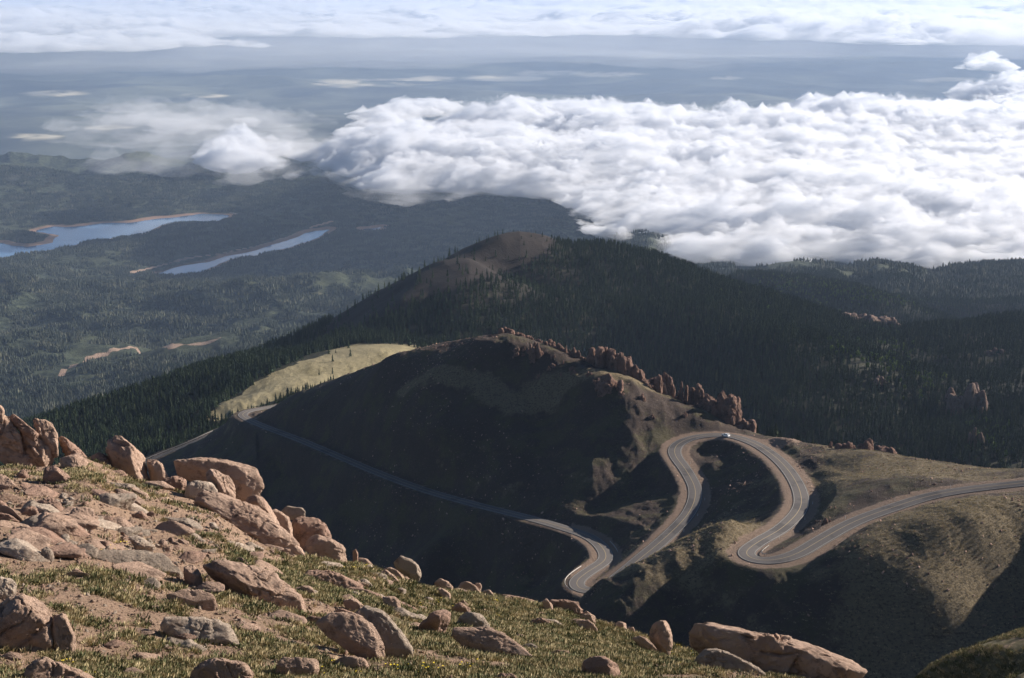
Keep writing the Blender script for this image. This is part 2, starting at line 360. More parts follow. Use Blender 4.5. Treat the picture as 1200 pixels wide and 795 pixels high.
# foreground ground: reddish gravel soil under turf
m = NT('alpine_soil')
soil = m.mix(m.noise(3, 6, .6), (.13, .09, .066), (.23, .16, .12))
soil = m.mix(m.ramp(m.voro(16, out='Distance'), (0, 0), (.5, 1)), soil, (.36, .25, .18), 'MIX')
turf = m.mix(m.noise(2.2, 5), (.09, .08, .042), (.20, .165, .095)); turf = m.mix(m.noise(25, 3), turf, (.14, .125, .065))
gm = m.math('ADD', m.attr('grass'), m.math('MULTIPLY', m.math('SUBTRACT', m.noise(1.6, 6, .65), .5), 1.6))
m.col(m.mix(m.rng(gm, .35, .6), soil, turf))
b = m.bump(m.noise(3, 8, .7), .18); b = m.bump(m.noise(22, 5, .75), .05, 1, b)
M_SOIL = m.m
# mid ridge: scree, tundra grass, dirt near the road
m = NT('tundra_and_scree')
scree = m.mix(m.noise(.12, 7, .65), (.045, .035, .031), (.095, .070, .058))  # scree with shade put into its tone: darkened so sunlit patches show less
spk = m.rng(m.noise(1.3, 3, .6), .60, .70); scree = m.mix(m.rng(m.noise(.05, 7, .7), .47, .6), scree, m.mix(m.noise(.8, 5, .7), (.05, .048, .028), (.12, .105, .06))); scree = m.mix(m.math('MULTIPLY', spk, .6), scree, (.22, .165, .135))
grs = m.mix(m.noise(.25, 7, .7), (.115, .09, .058), (.27, .22, .135)); grs = m.mix(m.rng(m.noise(.9, 4, .7), .5, .62), grs, (.08, .065, .042))
gm = m.math('ADD', m.attr('grass'), m.math('MULTIPLY', m.math('SUBTRACT', m.noise(.07, 7, .65), .5), 1.5))
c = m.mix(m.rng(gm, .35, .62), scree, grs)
dirt = m.mix(m.noise(.5, 6, .7), (.20, .145, .11), (.31, .23, .18))
dm = m.math('ADD', m.attr('dirt'), m.math('MULTIPLY', m.math('SUBTRACT', m.noise(.25, 6, .7), .5), .9))
c = m.mix(m.rng(dm, .35, .6), c, dirt)
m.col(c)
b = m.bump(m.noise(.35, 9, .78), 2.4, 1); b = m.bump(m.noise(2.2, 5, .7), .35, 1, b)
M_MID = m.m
# forested mountain floor
m = NT('forest_floor_and_scree')
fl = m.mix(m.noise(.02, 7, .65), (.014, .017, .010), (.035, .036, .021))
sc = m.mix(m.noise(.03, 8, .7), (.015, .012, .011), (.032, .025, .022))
me_ = m.mix(m.noise(.012, 8, .65), (.20, .175, .10), (.31, .27, .165)); me_ = m.mix(m.rng(m.noise(.05, 6, .75, sc=(1, .3, 1)), .50, .66), me_, (.15, .13, .07))
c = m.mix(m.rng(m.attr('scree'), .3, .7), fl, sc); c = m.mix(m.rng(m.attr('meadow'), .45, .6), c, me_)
m.col(c); m.bump(m.noise(.12, 8, .75), 2.2, .8)
M_MOUNT = m.m
# valley woods seen from far
m = NT('valley_woods')
tex = m.noise(.03, 9, .75); w = m.mix(m.rng(tex, .4, .65), (.018, .028, .018), (.095, .118, .075))
w = m.mix(m.rng(m.noise(.0016, 6, .6), .45, .7), w, m.mix(tex, (.04, .052, .03), (.11, .125, .068)))
clear = m.rng(m.noise(.0045, 7, .62), .665, .70); w = m.mix(m.math('MULTIPLY', clear, .8), w, (.20, .18, .11))
w = m.mix(m.rng(m.attr('shore'), .35, .7), w, (.42, .27, .19))
w = m.mix(m.rng(m.attr('track'), .4, .7), w, (.46, .33, .25))
m.col(w); m.bump(m.noise(.035, 9, .8), 26, 1)
M_VAL = m.m
# plains
m = NT('plains_and_woods')
w = m.mix(m.rng(m.noise(.0003, 8, .65), .35, .65), (.008, .014, .012), (.12, .13, .09))
fld = m.rng(m.noise(.0005, 6, .6), .38, .5); w = m.mix(m.math('MULTIPLY', fld, m.attr('fields')), w, (.55, .50, .36))
m.col(w)
M_PLAIN = m.m
# ------------------------------------------------------------------ terrain sheets, one polar grid cut into bands
def az_cols(dense):
    inner = np.arange(-.375, .3751, dense)
    ol = -np.geomspace(.375, 1.25, 60)[1:][::-1]; orr = np.geomspace(.375, 1.25, 60)[1:]
    return np.r_[ol, inner, orr]
AZ = az_cols(.0011)
def rows(*seg):
    out = []
    for a, b, st in seg: out.append(np.exp(np.arange(math.log(a), math.log(b) - st * .5, st)))
    out.append([seg[-1][1]]); return np.concatenate(out)
def band(name, rr, mat, az=AZ, extra=None, kind='structure'):
    RR, AA = np.meshgrid(rr, az, indexing='ij'); x = (RR * np.sin(AA)).ravel(); y = (RR * np.cos(AA)).ravel()
    z, dr, lk = height(x, y)
    n, mm = RR.shape; i = np.arange(n * mm).reshape(n, mm)
    Fc = np.stack([i[:-1, :-1].ravel(), i[:-1, 1:].ravel(), i[1:, 1:].ravel(), i[1:, :-1].ravel()], 1)
    at = extra(x, y, z, dr, lk) if extra else {}
    o = link(name, np_mesh(name, np.c_[x, y, z], Fc, mat, True, at)); o['kind'] = kind; return o
def steep(x, y, e=4.0):
    hx = (height(x + e, y, False) - height(x - e, y, False)) / (2 * e); hy = (height(x, y + e, False) - height(x, y - e, False)) / (2 * e); return hx, hy
def fg_grass(x, y):
    r = np.hypot(x, y); px, py = project(x, y, t_base(np.arctan2(x, y), np.log(r)) * r)
    g = .62 + .8 * fbm2(x, y, 5, 3, .5, 41)
    # stony strip running down from the outcrops at the upper left
    st = sstep(560, 600, py) * (1 - sstep(640, 670, py + .0 * px)) * (1 - sstep(330, 420, px)); g -= .75 * st
    st2 = (1 - sstep(560, 590, py)) * (1 - sstep(330, 400, px)); g -= .1 * st2
    return g
def ex_fg(x, y, z, dr, lk): return {'grass': fg_grass(x, y)}
def ex_mid(x, y, z, dr, lk):
    r = np.hypot(x, y); px, py = project(x, y, z)
    g = .10 + .5 * fbm2(x, y, 120, 3, .5, 51)
    g += .75 * sstep(960, 1060, px) * sstep(4, 30, dr) * (1 - sstep(540, 560, r)) * sstep(400, 460, r)
    g += .75 * sstep(640, 700, px) * (1 - sstep(860, 900, px)) * (1 - sstep(600, 625, r)) * sstep(480, 560, r)
    g += .75 * sstep(440, 480, px) * (1 - sstep(0, 18, np.abs(r - (800 + np.clip(600 - px, 0, 400) * .45) + 20))) * (px < 860)
    g += .9 * (1 - sstep(150, 260, r))
    g += .35 * sstep(560, 620, r) * sstep(930, 990, px) * (r < 760)
    d = (1 - sstep(HW + .5, HW + 7.5, dr)) * (1 - .6 * (px < 670))
    d += .9 * (1 - sstep(6, 16, np.hypot(x - PULL[0], y - PULL[1])))
    return {'grass': g, 'dirt': d}
PULL = pt(912, 519, z=-223)
def valley_hit(px, py):
    rr = np.exp(np.linspace(math.log(3400), math.log(7000), 900)); dx, dy, dz = ray(px, py); d = dz * rr - height(dx * rr, dy * rr, False); w = np.where(d < 0)[0]; r = rr[w[0]] if len(w) else 5000
    return np.array([dx * r, dy * r])
TRACK = [np.array([valley_hit(a, b) for a, b in [(72,441),(85,430),(105,420),(130,412),(160,408),(200,406),(240,402),(258,397)]]), np.array([pt(a, b, z=-1350)[:2] for a, b in [(155,322),(185,314),(215,306),(258,299),(300,290),(335,280),(365,268),(388,263)]])]
def line_d(x, y, P):
    d = np.full(len(x), 1e18)
    for a, b in zip(P[:-1], P[1:]):
        e = b - a; wx = x - a[0]; wy = y - a[1]; h = np.clip((wx * e[0] + wy * e[1]) / (e @ e), 0, 1)
        d = np.minimum(d, (wx - e[0] * h) ** 2 + (wy - e[1] * h) ** 2)
    return np.sqrt(d)
def scree_mask(x, y, z):
    """1 where the mountain is bare"""
    px, py = project(x, y, z); r = np.hypot(x, y)
    n = fbm2(x, y, 90, 4, .6, 61) * 26
    # bare western shoulder up to the summit
    edge = np.interp(px, [380, 430, 480, 520, 560, 600, 640, 670], [372, 350, 345, 345, 330, 306, 290, 277])
    low = np.interp(px, [380, 430, 480, 520, 560, 600, 640, 670], [392, 380, 352, 340, 330, 312, 296, 280])
    a = sstep(-9, 5, (low + n * .7) - py) * sstep(370, 395, px + n) * (1 - sstep(640, 665, px + n * .5))
    # bare patch on the near face
    b = 1 - sstep(.75, 1.1, np.hypot((px - 610) / 95, (py - 338 + (px - 610) * .12) / 26) + n * .012)
    return np.clip(np.maximum(a, b * .5) * (r > 1550), 0, 1)
def ex_mount(x, y, z, dr, lk):
    d = poly_sd(x, y, MEADOW)
    return {'scree': scree_mask(x, y, z), 'meadow': 1 - sstep(-6, 10, d + 26 * fbm2(x, y, 50, 4, .6, 71))}
def ex_val(x, y, z, dr, lk):
    s = (1 - sstep(15, 70, lk)) * (.45 + .9 * np.clip(fbm2(x, y, 600, 3, .5, 81) + .35, 0, 1))
    return {'shore': s, 'track': 1 - sstep(3, 14, np.minimum(line_d(x, y, TRACK[0]), line_d(x, y, TRACK[1]) - 4 - 14 * fbm2(x, y, 300, 3, .6, 9)) + 8 * fbm2(x, y, 60, 2, .5, 5))}
def ex_plain(x, y, z, dr, lk):
    px, py = project(x, y, z)
    f = np.zeros(len(x))
    for cx, cy, sx, sy in [(400, 99, 42, 4), (470, 96, 60, 4.5), (505, 92, 30, 3), (590, 92, 50, 3.5), (650, 86, 45, 3), (720, 88, 45, 3), (240, 112, 30, 3), (60, 110, 40, 4), (850, 92, 25, 2), (1110, 93, 40, 2.5), (130, 150, 40, 3), (40, 160, 40, 3)]:
        f = np.maximum(f, 1 - sstep(.55, 1.0, np.hypot((px - cx) / sx, (py - cy) / sy) + .55 * fbm2(x, y, 2600, 4, .6, 121)))
    return {'fields': f}
    return {'fields': sstep(75, 85, py) * (1 - sstep(104, 112, py)) * sstep(330, 380, px) * (1 - sstep(760, 800, px)) + .10}
Q = 1
band('foreground_slope', rows((1.2, 12, .03), (12, 62, .0026 * Q), (62, 150, .006)), M_SOIL, extra=ex_fg)
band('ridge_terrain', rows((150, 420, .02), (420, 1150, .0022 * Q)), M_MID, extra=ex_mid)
band('mountain_terrain', rows((1150, 2400, .0045), (2400, 3300, .008)), M_MOUNT, az=AZ, extra=ex_mount)
band('valley_terrain', rows((3300, 12500, .0045), (12500, 16000, .01)), M_VAL, extra=ex_val)
band('plains', rows((16000, 60000, .008), (60000, 420000, .1)), M_PLAIN, az=AZ, extra=ex_plain)
# water
m = NT('reservoir_water'); m.bsdf.inputs['Roughness'].default_value = .12; m.bsdf.inputs['Specular IOR Level'].default_value = .5
m.col(m.mix(m.noise(.004, 4), (.09, .18, .32), (.12, .22, .36))); m.bump(m.noise(.15, 4), .25, .3); M_WATER = m.m
for i, (z, P) in enumerate(LP):
    bm = bmesh.new(); vs = [bm.verts.new((*p, z)) for p in P]; bm.faces.new(vs); bmesh.ops.triangulate(bm, faces=bm.faces[:])
    for f in bm.faces:
        if f.normal.z < 0: f.normal_flip()
    me = bpy.data.meshes.new('reservoir_water'); bm.to_mesh(me); bm.free(); me.materials.append(M_WATER)
    link('reservoir_water', me)['kind'] = 'structure'
# ------------------------------------------------------------------ the road
m = NT('asphalt'); n = m.noise(.6, 7, .7); c = m.mix(n, (.105, .10, .10), (.175, .165, .16)); c = m.mix(m.rng(m.noise(.05, 5, .6), .52, .58), c, m.mix(n, (.085, .082, .085), (.12, .115, .115))); m.col(c); m.bsdf.inputs['Roughness'].default_value = .95; m.bsdf.inputs['Specular IOR Level'].default_value = .02
m.bump(m.noise(4, 4), .03); M_ASPH = m.m
M_WHITE = simple('white_road_paint', (.33, .32, .30), .7, var=.12, scale=.8); M_YEL = simple('yellow_road_paint', (.34, .27, .17), .7, var=.15, scale=.8)
def strip(name, S, N, offs, dz, mat, parent=None, sel=slice(None)):
    S = S[sel]; N = N[sel]; k = len(offs)
    V = np.stack([np.c_[S[:, 0] + N[:, 0] * o, S[:, 1] + N[:, 1] * o, S[:, 2] + d] for o, d in zip(offs, dz)], 1).reshape(-1, 3)
    i = np.arange(len(S) * k).reshape(len(S), k)
    Fc = np.stack([i[:-1, :-1].ravel(), i[1:, :-1].ravel(), i[1:, 1:].ravel(), i[:-1, 1:].ravel()], 1)
    return link(name, np_mesh(name, V, Fc[:, ::-1], mat, False), parent)
for k, (S, N) in enumerate(zip(RD, RN)):
    HW = 3.35 if k == 0 else 2.0
    rd = strip('road', S, N, [-HW - .3, -HW, -HW * .5, 0, HW * .5, HW, HW + .3], [-.5, -.02, .03, .06, .03, -.02, -.5], M_ASPH); rd['kind'] = 'structure'
    for o in (-HW + .35, HW - .35): strip('edge_line', S, N, [o - .09, o + .09], [.035, .035], M_WHITE, rd)
    strip('centre_line', S, N, [-.13, .13], [.085, .085], M_YEL, rd)
HW = 3.35
RS = RD[0]; RSN = RN[0]; RPX, RPY = project(RS[:, 0], RS[:, 1], RS[:, 2])
def road_idx(px, py): return int(np.argmin((RPX - px) ** 2 + ((RPY - py) * 1.5) ** 2))
def box_mb(bm, c, s, R=None):
    r = bmesh.ops.create_cube(bm, size=1)['verts']
    for v in r:
        v.co = Vector((v.co.x * s[0], v.co.y * s[1], v.co.z * s[2]))
        if R is not None: v.co = R @ v.co
        v.co += Vector(c)
    return r
M_STEEL = simple('galvanised_rail', (.42, .41, .39), .7, .1, .25, .1, 2); M_POST = simple('weathered_post', (.32, .28, .24), .8, 0, .2, .2, 4)
def guardrail(px0, py0, px1, py1, side, off, label, white=None, S=RS, N=RSN, idx=None):
    i, j = idx or (road_idx(px0, py0), road_idx(px1, py1)); i, j = sorted((i, j)); rng_ = range(i, j + 1)
    pts = [Vector((S[q, 0] + N[q, 0] * off * side, S[q, 1] + N[q, 1] * off * side, S[q, 2])) for q in rng_]
    b = pts[0].copy(); root = empty('guardrail', b); tag(root, label, 'guardrail', 'guardrails beside the mountain road')
    bm = bmesh.new(); prof = [(-.05, .42), (.03, .48), (-.02, .58), (.03, .68), (-.05, .76), (-.09, .76), (-.09, .42)]
    ring = []
    for q, p in enumerate(pts):
        n = Vector((*N[i + q], 0)) * (-side); ring.append([bm.verts.new(p - b + n * a + Vector((0, 0, z))) for a, z in prof])
    for a, c in zip(ring[:-1], ring[1:]):
        for k in range(len(prof)): bm.faces.new((a[k], a[(k + 1) % len(prof)], c[(k + 1) % len(prof)], c[k]))
    bm.faces.new(ring[0]); bm.faces.new(ring[-1][::-1]); bmesh.ops.recalc_face_normals(bm, faces=bm.faces[:])
    me = bpy.data.meshes.new('rail'); bm.to_mesh(me); bm.free(); me.materials.append(white or M_STEEL); link('rail', me, root)
    bm = bmesh.new(); box_mb(bm, (0, 0, .2), (.16, .16, 1.1)); pm = bpy.data.meshes.new('post'); bm.to_mesh(pm); bm.free(); pm.materials.append(M_POST)
    for q in range(0, len(pts), 3):
        n = Vector((*N[i + q], 0)) * (-side); link('post', pm, root, pts[q] - b - n * .18)
    return root
# normals point to the left of travel (travel runs from the right edge of the photograph down to the left)
guardrail(893, 659, 884, 638, -1, 5.4, 'pale guardrail curving round the outside of the upper hairpin')
guardrail(680, 694, 694, 667, 1, 4.9, 'white guardrail round the outside of the lowest hairpin')
guardrail(712, 648, 700, 637, -1, 5.4, 'short pale rail on the bank between the lowest hairpin and the road above')
guardrail(0, 0, 0, 0, -1, 3.2, 'long grey guardrail on the lower road at the edge of the forest', S=RD[1], N=RN[1], idx=(3, len(RD[1]) - 20))
# slim marker posts on the outer shoulder
M_MARK = simple('marker_post_white', (.75, .74, .70), .6); M_REFL = simple('reflector_red', (.5, .08, .04), .3)
def marker(px, py, side, first=[None]):
    q = road_idx(px, py); p = RS[q] + np.r_[RSN[q] * side * (HW + 1.3), -.2]
    if first[0] is None:
        r = empty('marker_post', p); bm = bmesh.new(); box_mb(bm, (0, 0, .65), (.12, .12, 1.4)); bmesh.ops.bevel(bm, geom=bm.edges[:], offset=.02, segments=1, affect='EDGES')
        me = bpy.data.meshes.new('post'); bm.to_mesh(me); bm.free(); me.materials.append(M_MARK); link('post', me, r)
        bm = bmesh.new(); box_mb(bm, (0, 0, 1.2), (.14, .14, .12)); me = bpy.data.meshes.new('reflector'); bm.to_mesh(me); bm.free(); me.materials.append(M_REFL); link('reflector', me, r)
        first[0] = r
    else:
        r = first[0].copy(); C.objects.link(r); r.location = p
        for c in first[0].children: d = c.copy(); C.objects.link(d); d.parent = r
    tag(r, 'slim roadside marker post on the dirt shoulder of the winding road', 'marker post', 'marker posts along the road shoulder')
for a in [(797, 545, 1), (806, 562, 1), (813, 585, 1), (806, 603, 1), (790, 620, 1), (770, 638, 1), (815, 575, -1), (800, 548, -1), (934, 565, -1), (938, 590, -1), (930, 607, -1), (900, 629, -1), (1000, 612, -1), (1060, 592, -1), (1120, 576, -1)]: marker(*a)
# car parked on the inner shoulder at the top of the loop
def car():
    q = road_idx(853, 512); d = (RS[q + 1] - RS[q - 1]); ang = math.atan2(d[1], d[0]); p = RS[q] + np.r_[RSN[q] * (HW - 1.2) * (1 if np.dot(RSN[q], [0, -1]) > 0 else -1), .03]
    r = empty('parked_car', p, ang); tag(r, 'small silver car on the inside of the bend at the top of the loop', 'car')
    body = simple('silver_car_paint', (.62, .64, .66), .3, .3, .5, .03); glass = simple('car_glass', (.02, .025, .03), .08, 0, .6, .05); rub = simple('tyre_rubber', (.02, .02, .02), .8); rim = simple('alloy_rim', (.5, .5, .5), .3, .8); lamp = simple('lamp_glass', (.8, .8, .78), .2); tail = simple('tail_lamp_red', (.4, .03, .02), .3); trim = simple('dark_trim', (.03, .03, .03), .6)
    def prism(name, prof, w, wt, mat, zt):
        """side profile (x, z) extruded over the width, upper points drawn in"""
        bm = bmesh.new(); L = []
        for s in (-1, 1): L.append([bm.verts.new((x, s * (wt if z > zt else w), z)) for x, z in prof])
        n = len(prof)
        for k in range(n): bm.faces.new((L[0][k], L[0][(k + 1) % n], L[1][(k + 1) % n], L[1][k]))
        bm.faces.new(L[0][::-1]); bm.faces.new(L[1]); bmesh.ops.recalc_face_normals(bm, faces=bm.faces[:])
        bmesh.ops.bevel(bm, geom=bm.edges[:], offset=.045, segments=2, affect='EDGES')
        me = bpy.data.meshes.new(name); bm.to_mesh(me); bm.free(); me.materials.append(mat); return link(name, me, r)
    prism('body', [(-2.25, .35), (-2.28, .75), (-2.2, 1.0), (-2.05, 1.05), (-1.7, 1.52), (-1.4, 1.62), (.3, 1.62), (.55, 1.55), (1.15, 1.08), (2.0, .95), (2.25, .75), (2.27, .38), (2.1, .28), (-2.1, .28)], .90, .72, body, 1.3)
    for nme, prof in (('windscreen', [(.52, 1.50), (1.08, 1.12), (1.12, 1.13), (.57, 1.54)]), ('rear_window', [(-1.72, 1.48), (-2.0, 1.12), (-2.05, 1.13), (-1.77, 1.50)])):
        prism(nme, prof, .76, .66, glass, 1.3)
    for s in (-1, 1):
        for x0, x1, t0, t1 in ((-1.75, -.65, -1.5, -.65), (-.55, .85, -.55, .38)):
            bm = bmesh.new(); vs = [bm.verts.new((x0, s * .885, 1.10)), bm.verts.new((x1, s * .885, 1.10)), bm.verts.new((t1, s * .765, 1.52)), bm.verts.new((t0, s * .765, 1.52))]
            f = bm.faces.new(vs); e = bmesh.ops.extrude_face_region(bm, geom=[f])['geom']
            for v in e:
                if isinstance(v, bmesh.types.BMVert): v.co.y += s * .03
            bmesh.ops.recalc_face_normals(bm, faces=bm.faces[:]); me = bpy.data.meshes.new('side_window'); bm.to_mesh(me); bm.free(); me.materials.append(glass); link('side_window', me, r)
        for x in (-1.4, 1.38):
            bm = bmesh.new(); bmesh.ops.create_cone(bm, cap_ends=True, segments=24, radius1=.34, radius2=.34, depth=.22, matrix=Matrix.Rotation(R_(90), 4, 'X')); bmesh.ops.bevel(bm, geom=bm.edges[:], offset=.02, segments=1, affect='EDGES')
            me = bpy.data.meshes.new('wheel'); bm.to_mesh(me); bm.free(); me.materials.append(rub); wl = link('wheel', me, r, (x, s * .82, .34))
            bm = bmesh.new(); bmesh.ops.create_cone(bm, cap_ends=True, segments=10, radius1=.21, radius2=.19, depth=.24, matrix=Matrix.Rotation(R_(90), 4, 'X')); me = bpy.data.meshes.new('rim'); bm.to_mesh(me); bm.free(); me.materials.append(rim); link('rim', me, wl)
        for nme, x, mat in (('headlight', 2.2, lamp), ('tail_light', -2.2, tail)):
            bm = bmesh.new(); box_mb(bm, (x, s * .66, .78), (.12, .32, .14)); bmesh.ops.bevel(bm, geom=bm.edges[:], offset=.02, segments=1, affect='EDGES'); me = bpy.data.meshes.new(nme); bm.to_mesh(me); bm.free(); me.materials.append(mat); link(nme, me, r)
        bm = bmesh.new(); box_mb(bm, (.75, s * .98, 1.12), (.12, .16, .12)); me = bpy.data.meshes.new('side_mirror'); bm.to_mesh(me); bm.free(); me.materials.append(body); link('side_mirror', me, r)
    bm = bmesh.new(); box_mb(bm, (2.22, 0, .5), (.12, 1.3, .22)); me = bpy.data.meshes.new('bumper'); bm.to_mesh(me); bm.free(); me.materials.append(trim); link('bumper', me, r)
car()
# ------------------------------------------------------------------ clouds lying over the plains, below the summit
def cloud_mat(name, dens, g=.3, sc_=.004, het=0):
    m = bpy.data.materials.new(name); m.use_nodes = True; t = m.node_tree; t.nodes.clear()
    pv = t.nodes.new('ShaderNodeVolumePrincipled'); mo = t.nodes.new('ShaderNodeOutputMaterial')
    tc = t.nodes.new('ShaderNodeTexCoord'); mp = t.nodes.new('ShaderNodeMapping'); mp.inputs['Scale'].default_value = (.7, 1, 2.2); nz = t.nodes.new('ShaderNodeTexNoise'); nz.inputs['Scale'].default_value = sc_; nz.inputs['Detail'].default_value = 4; nz.inputs['Roughness'].default_value = .6; nz.inputs['Distortion'].default_value = 0
    mr = t.nodes.new('ShaderNodeMapRange'); mr.interpolation_type = 'SMOOTHSTEP'; mr.inputs[1].default_value = .40; mr.inputs[2].default_value = .68; mr.inputs[3].default_value = dens * .06; mr.inputs[4].default_value = dens * 2.2
    t.links.new(tc.outputs['Object'], mp.inputs[0]); t.links.new(mp.outputs[0], nz.inputs['Vector']); t.links.new(nz.outputs['Fac'], mr.inputs[0])
    if het: t.links.new(mr.outputs[0], pv.inputs['Density']); m.cycles.volume_step_rate = het
    pv.inputs['Color'].default_value = (.84, .875, .93, 1); pv.inputs['Density'].default_value = dens; pv.inputs['Anisotropy'].default_value = g
    t.links.new(pv.outputs[0], mo.inputs['Volume']); return m
def billow(x, y, wl, octs=5, gain=.52, seed=0):
    s = 0; a = 1; tot = 0; ca, sa = math.cos(.9), math.sin(.9); x = x / wl; y = y / wl
    for i in range(octs):
        s = s + a * (1 - np.abs(noise2(x + 5.1 * i, y + 3.3 * i, seed + i)) ** .9 * 2); tot += a; a *= gain
        x, y = (ca * x - sa * y) * 2.05, (sa * x + ca * y) * 2.05
    return s / tot
def cloud(name, label, poly, r0, r1, a0, a1, step, zc, top, bot, wl, thr, mat, seed, edge, streak=(1, 1), group=None, cat='cloud'):
    """closed cloud body over the outline poly (pixels thrown on the level zc): heights from billow noise, thinning to nothing at its rim"""
    rr = np.exp(np.arange(math.log(r0), math.log(r1), step)); aa = np.arange(a0, a1, step)
    RR, AA = np.meshgrid(rr, aa, indexing='ij'); x = (RR * np.sin(AA)).ravel(); y = (RR * np.cos(AA)).ravel()
    P = np.array([pt(a, b, z=zc)[:2] for a, b in poly]); r = np.hypot(x, y)
    xw = x + edge * .9 * fbm2(x, y, wl * 1.6, 4, .55, seed + 50); yw = y + edge * 1.6 * fbm2(x, y, wl * 1.6, 4, .55, seed + 60)
    d = -poly_sd(xw, yw, P)
    base = np.clip(d / edge, -1, 1)
    wx = x + wl * .22 * fbm2(x, y, wl * .45, 3, .55, seed + 3); wy = y + wl * .3 * fbm2(x, y, wl * .45, 3, .55, seed + 4)
    n = billow(wx * streak[0], wy * streak[1], wl, 7, .6, seed); fine = billow(wx, wy, wl * .21, 4, .62, seed + 33); big = fbm2(x * streak[0], y * streak[1], wl * 2.6, 3, .5, seed + 20)
    T = base * 1.05 + .16 * fine + .55 * n + .5 * big - thr
    k = np.where(T > 0, np.clip(T, 0, 1.6), 0)
    k = np.where(base <= -1, 0, k)
    zt = zc + top * (k ** .8) * (.5 + .42 * n + .30 * big + .24 * fine + .10 * fbm2(x, y, wl / 14, 3, .6, seed + 80)).clip(.06, 2); zb = zc - bot * k ** .6
    n_, m_ = RR.shape; idx = np.arange(n_ * m_).reshape(n_, m_); K = k.reshape(n_, m_)
    q = np.stack([idx[:-1, :-1].ravel(), idx[:-1, 1:].ravel(), idx[1:, 1:].ravel(), idx[1:, :-1].ravel()], 1)
    kk = k[q]; keep = (kk > 0).any(1); q = q[keep]
    on = k > 0
    used = np.unique(q); mt = -np.ones(len(k), int); mt[used] = np.arange(len(used))
    nb = used[on[used]]; mb = mt.copy(); mb[nb] = len(used) + np.arange(len(nb))
    V = np.vstack([np.c_[x[used], y[used], np.where(on[used], zt[used], zc)], np.c_[x[nb], y[nb], zb[nb]]])
    # polar grid: r outwards, azimuth clockwise
    Fc = np.vstack([mt[q][:, ::1], mb[q][:, ::-1]])
    me = np_mesh(name, V, Fc[:, ::-1] if False else Fc, mat, True); o = link(name, me)
    tag(o, label, cat, group); return o
CM = cloud_mat('cloud_vapour', .012, sc_=.0075, het=.045); CMF = cloud_mat('far_cloud_vapour', .0035, sc_=.0011, het=.08); CMV = cloud_mat('thin_vapour', .0030, sc_=.005, het=.08)
BANK = [(362,188),(385,172),(430,155),(520,144),(620,138),(700,136),(800,145),(900,144),(1000,130),(1100,128),(1200,124),(1500,120),(1500,330),(1200,312),(1100,318),(1010,300),(930,306),(870,312),(830,304),(780,275),(700,250),(620,228),(560,222),(480,218),(430,214),(385,206)]
cloud('cloud_bank', 'broad white bank of billowing cloud spilling over the far wooded hills', BANK, 4300, 14000, -.20, .62, .0017, -960, 160, 60, 620, .12, CM, 11, 380, streak=(.6, 1))
cloud('cloud_veil', 'thin ragged veil of mist along the rim of the cloud bank', [(300,200),(340,165),(420,140),(500,120),(620,128),(800,138),(1000,120),(1200,112),(1500,110),(1500,335),(1200,322),(1000,312),(860,322),(780,290),(690,262),(600,240),(480,226),(400,220)], 4300, 14000, -.25, .62, .003, -975, 90, 60, 330, .5, CMV, 61, 500)
cloud('small_cloud', 'small puffy cloud left of the big cloud bank', [(205,180),(230,164),(290,160),(350,165),(372,182),(330,198),(250,194)], 7000, 13500, -.3, -.05, .0016, -960, 120, 70, 300, .42, CM, 23, 260)
cloud('wispy_cloud', 'ragged wisps of cloud above the small puffy cloud', [(120,145),(135,128),(180,126),(250,138),(330,132),(350,146),(250,156),(160,156)], 8000, 16500, -.33, -.08, .0016, -960, 80, 50, 330, .72, CMV, 29, 300)
cloud('wispy_cloud', 'streak of thin cloud trailing off the upper left of the cloud bank', [(380,160),(400,135),(460,122),(530,116),(540,126),(470,142),(420,160)], 8000, 17000, -.2, .02, .0016, -960, 90, 50, 330, .5, CM, 37, 300)
cloud('mist_patch', 'thin torn mist around the small clouds at the left', [(60,190),(90,130),(130,112),(250,120),(360,128),(400,150),(380,196),(300,206),(180,200)], 7000, 17500, -.38, -.03, .0025, -980, 150, 60, 420, .45, cloud_mat('mist_vapour', .0009, sc_=.004, het=.1), 67, 700)
cloud('small_cloud', 'small bright cloud at the upper right between the two cloud layers', [(1140,72),(1155,64),(1180,66),(1175,80),(1150,80)], 14000, 24000, .26, .36, .0016, -960, 170, 60, 500, .2, CM, 43, 300)
cloud('small_cloud', 'cloud tuft rising from the cloud bank at the right edge', [(1130,112),(1160,92),(1230,88),(1400,90),(1400,118),(1180,122)], 10000, 18000, .24, .6, .0016, -960, 170, 90, 500, .25, CM, 47, 380)
cloud('far_haze_bank', 'pale haze bank under the rim of the distant cloud layer', [(-400,60),(0,78),(300,74),(600,62),(900,66),(1600,72),(1700,6),(600,4),(-500,4)], 15000, 200000, -.55, .55, .005, -1100, 260, 160, 6000, .1, cloud_mat('thin_far_haze', .00009), 53, 5000)
cloud('far_cloud_deck', 'flat layer of distant white cloud stretching along the horizon', [(-400,36),(-100,44),(60,58),(200,62),(270,56),(340,52),(400,46),(600,44),(800,46),(1000,50),(1200,52),(1600,52),(1700,3),(600,2),(-500,2)],
      16000, 300000, -.55, .55, .0022, -960, 380, 120, 2300, .56, CMF, 31, 2600, streak=(1, .55))
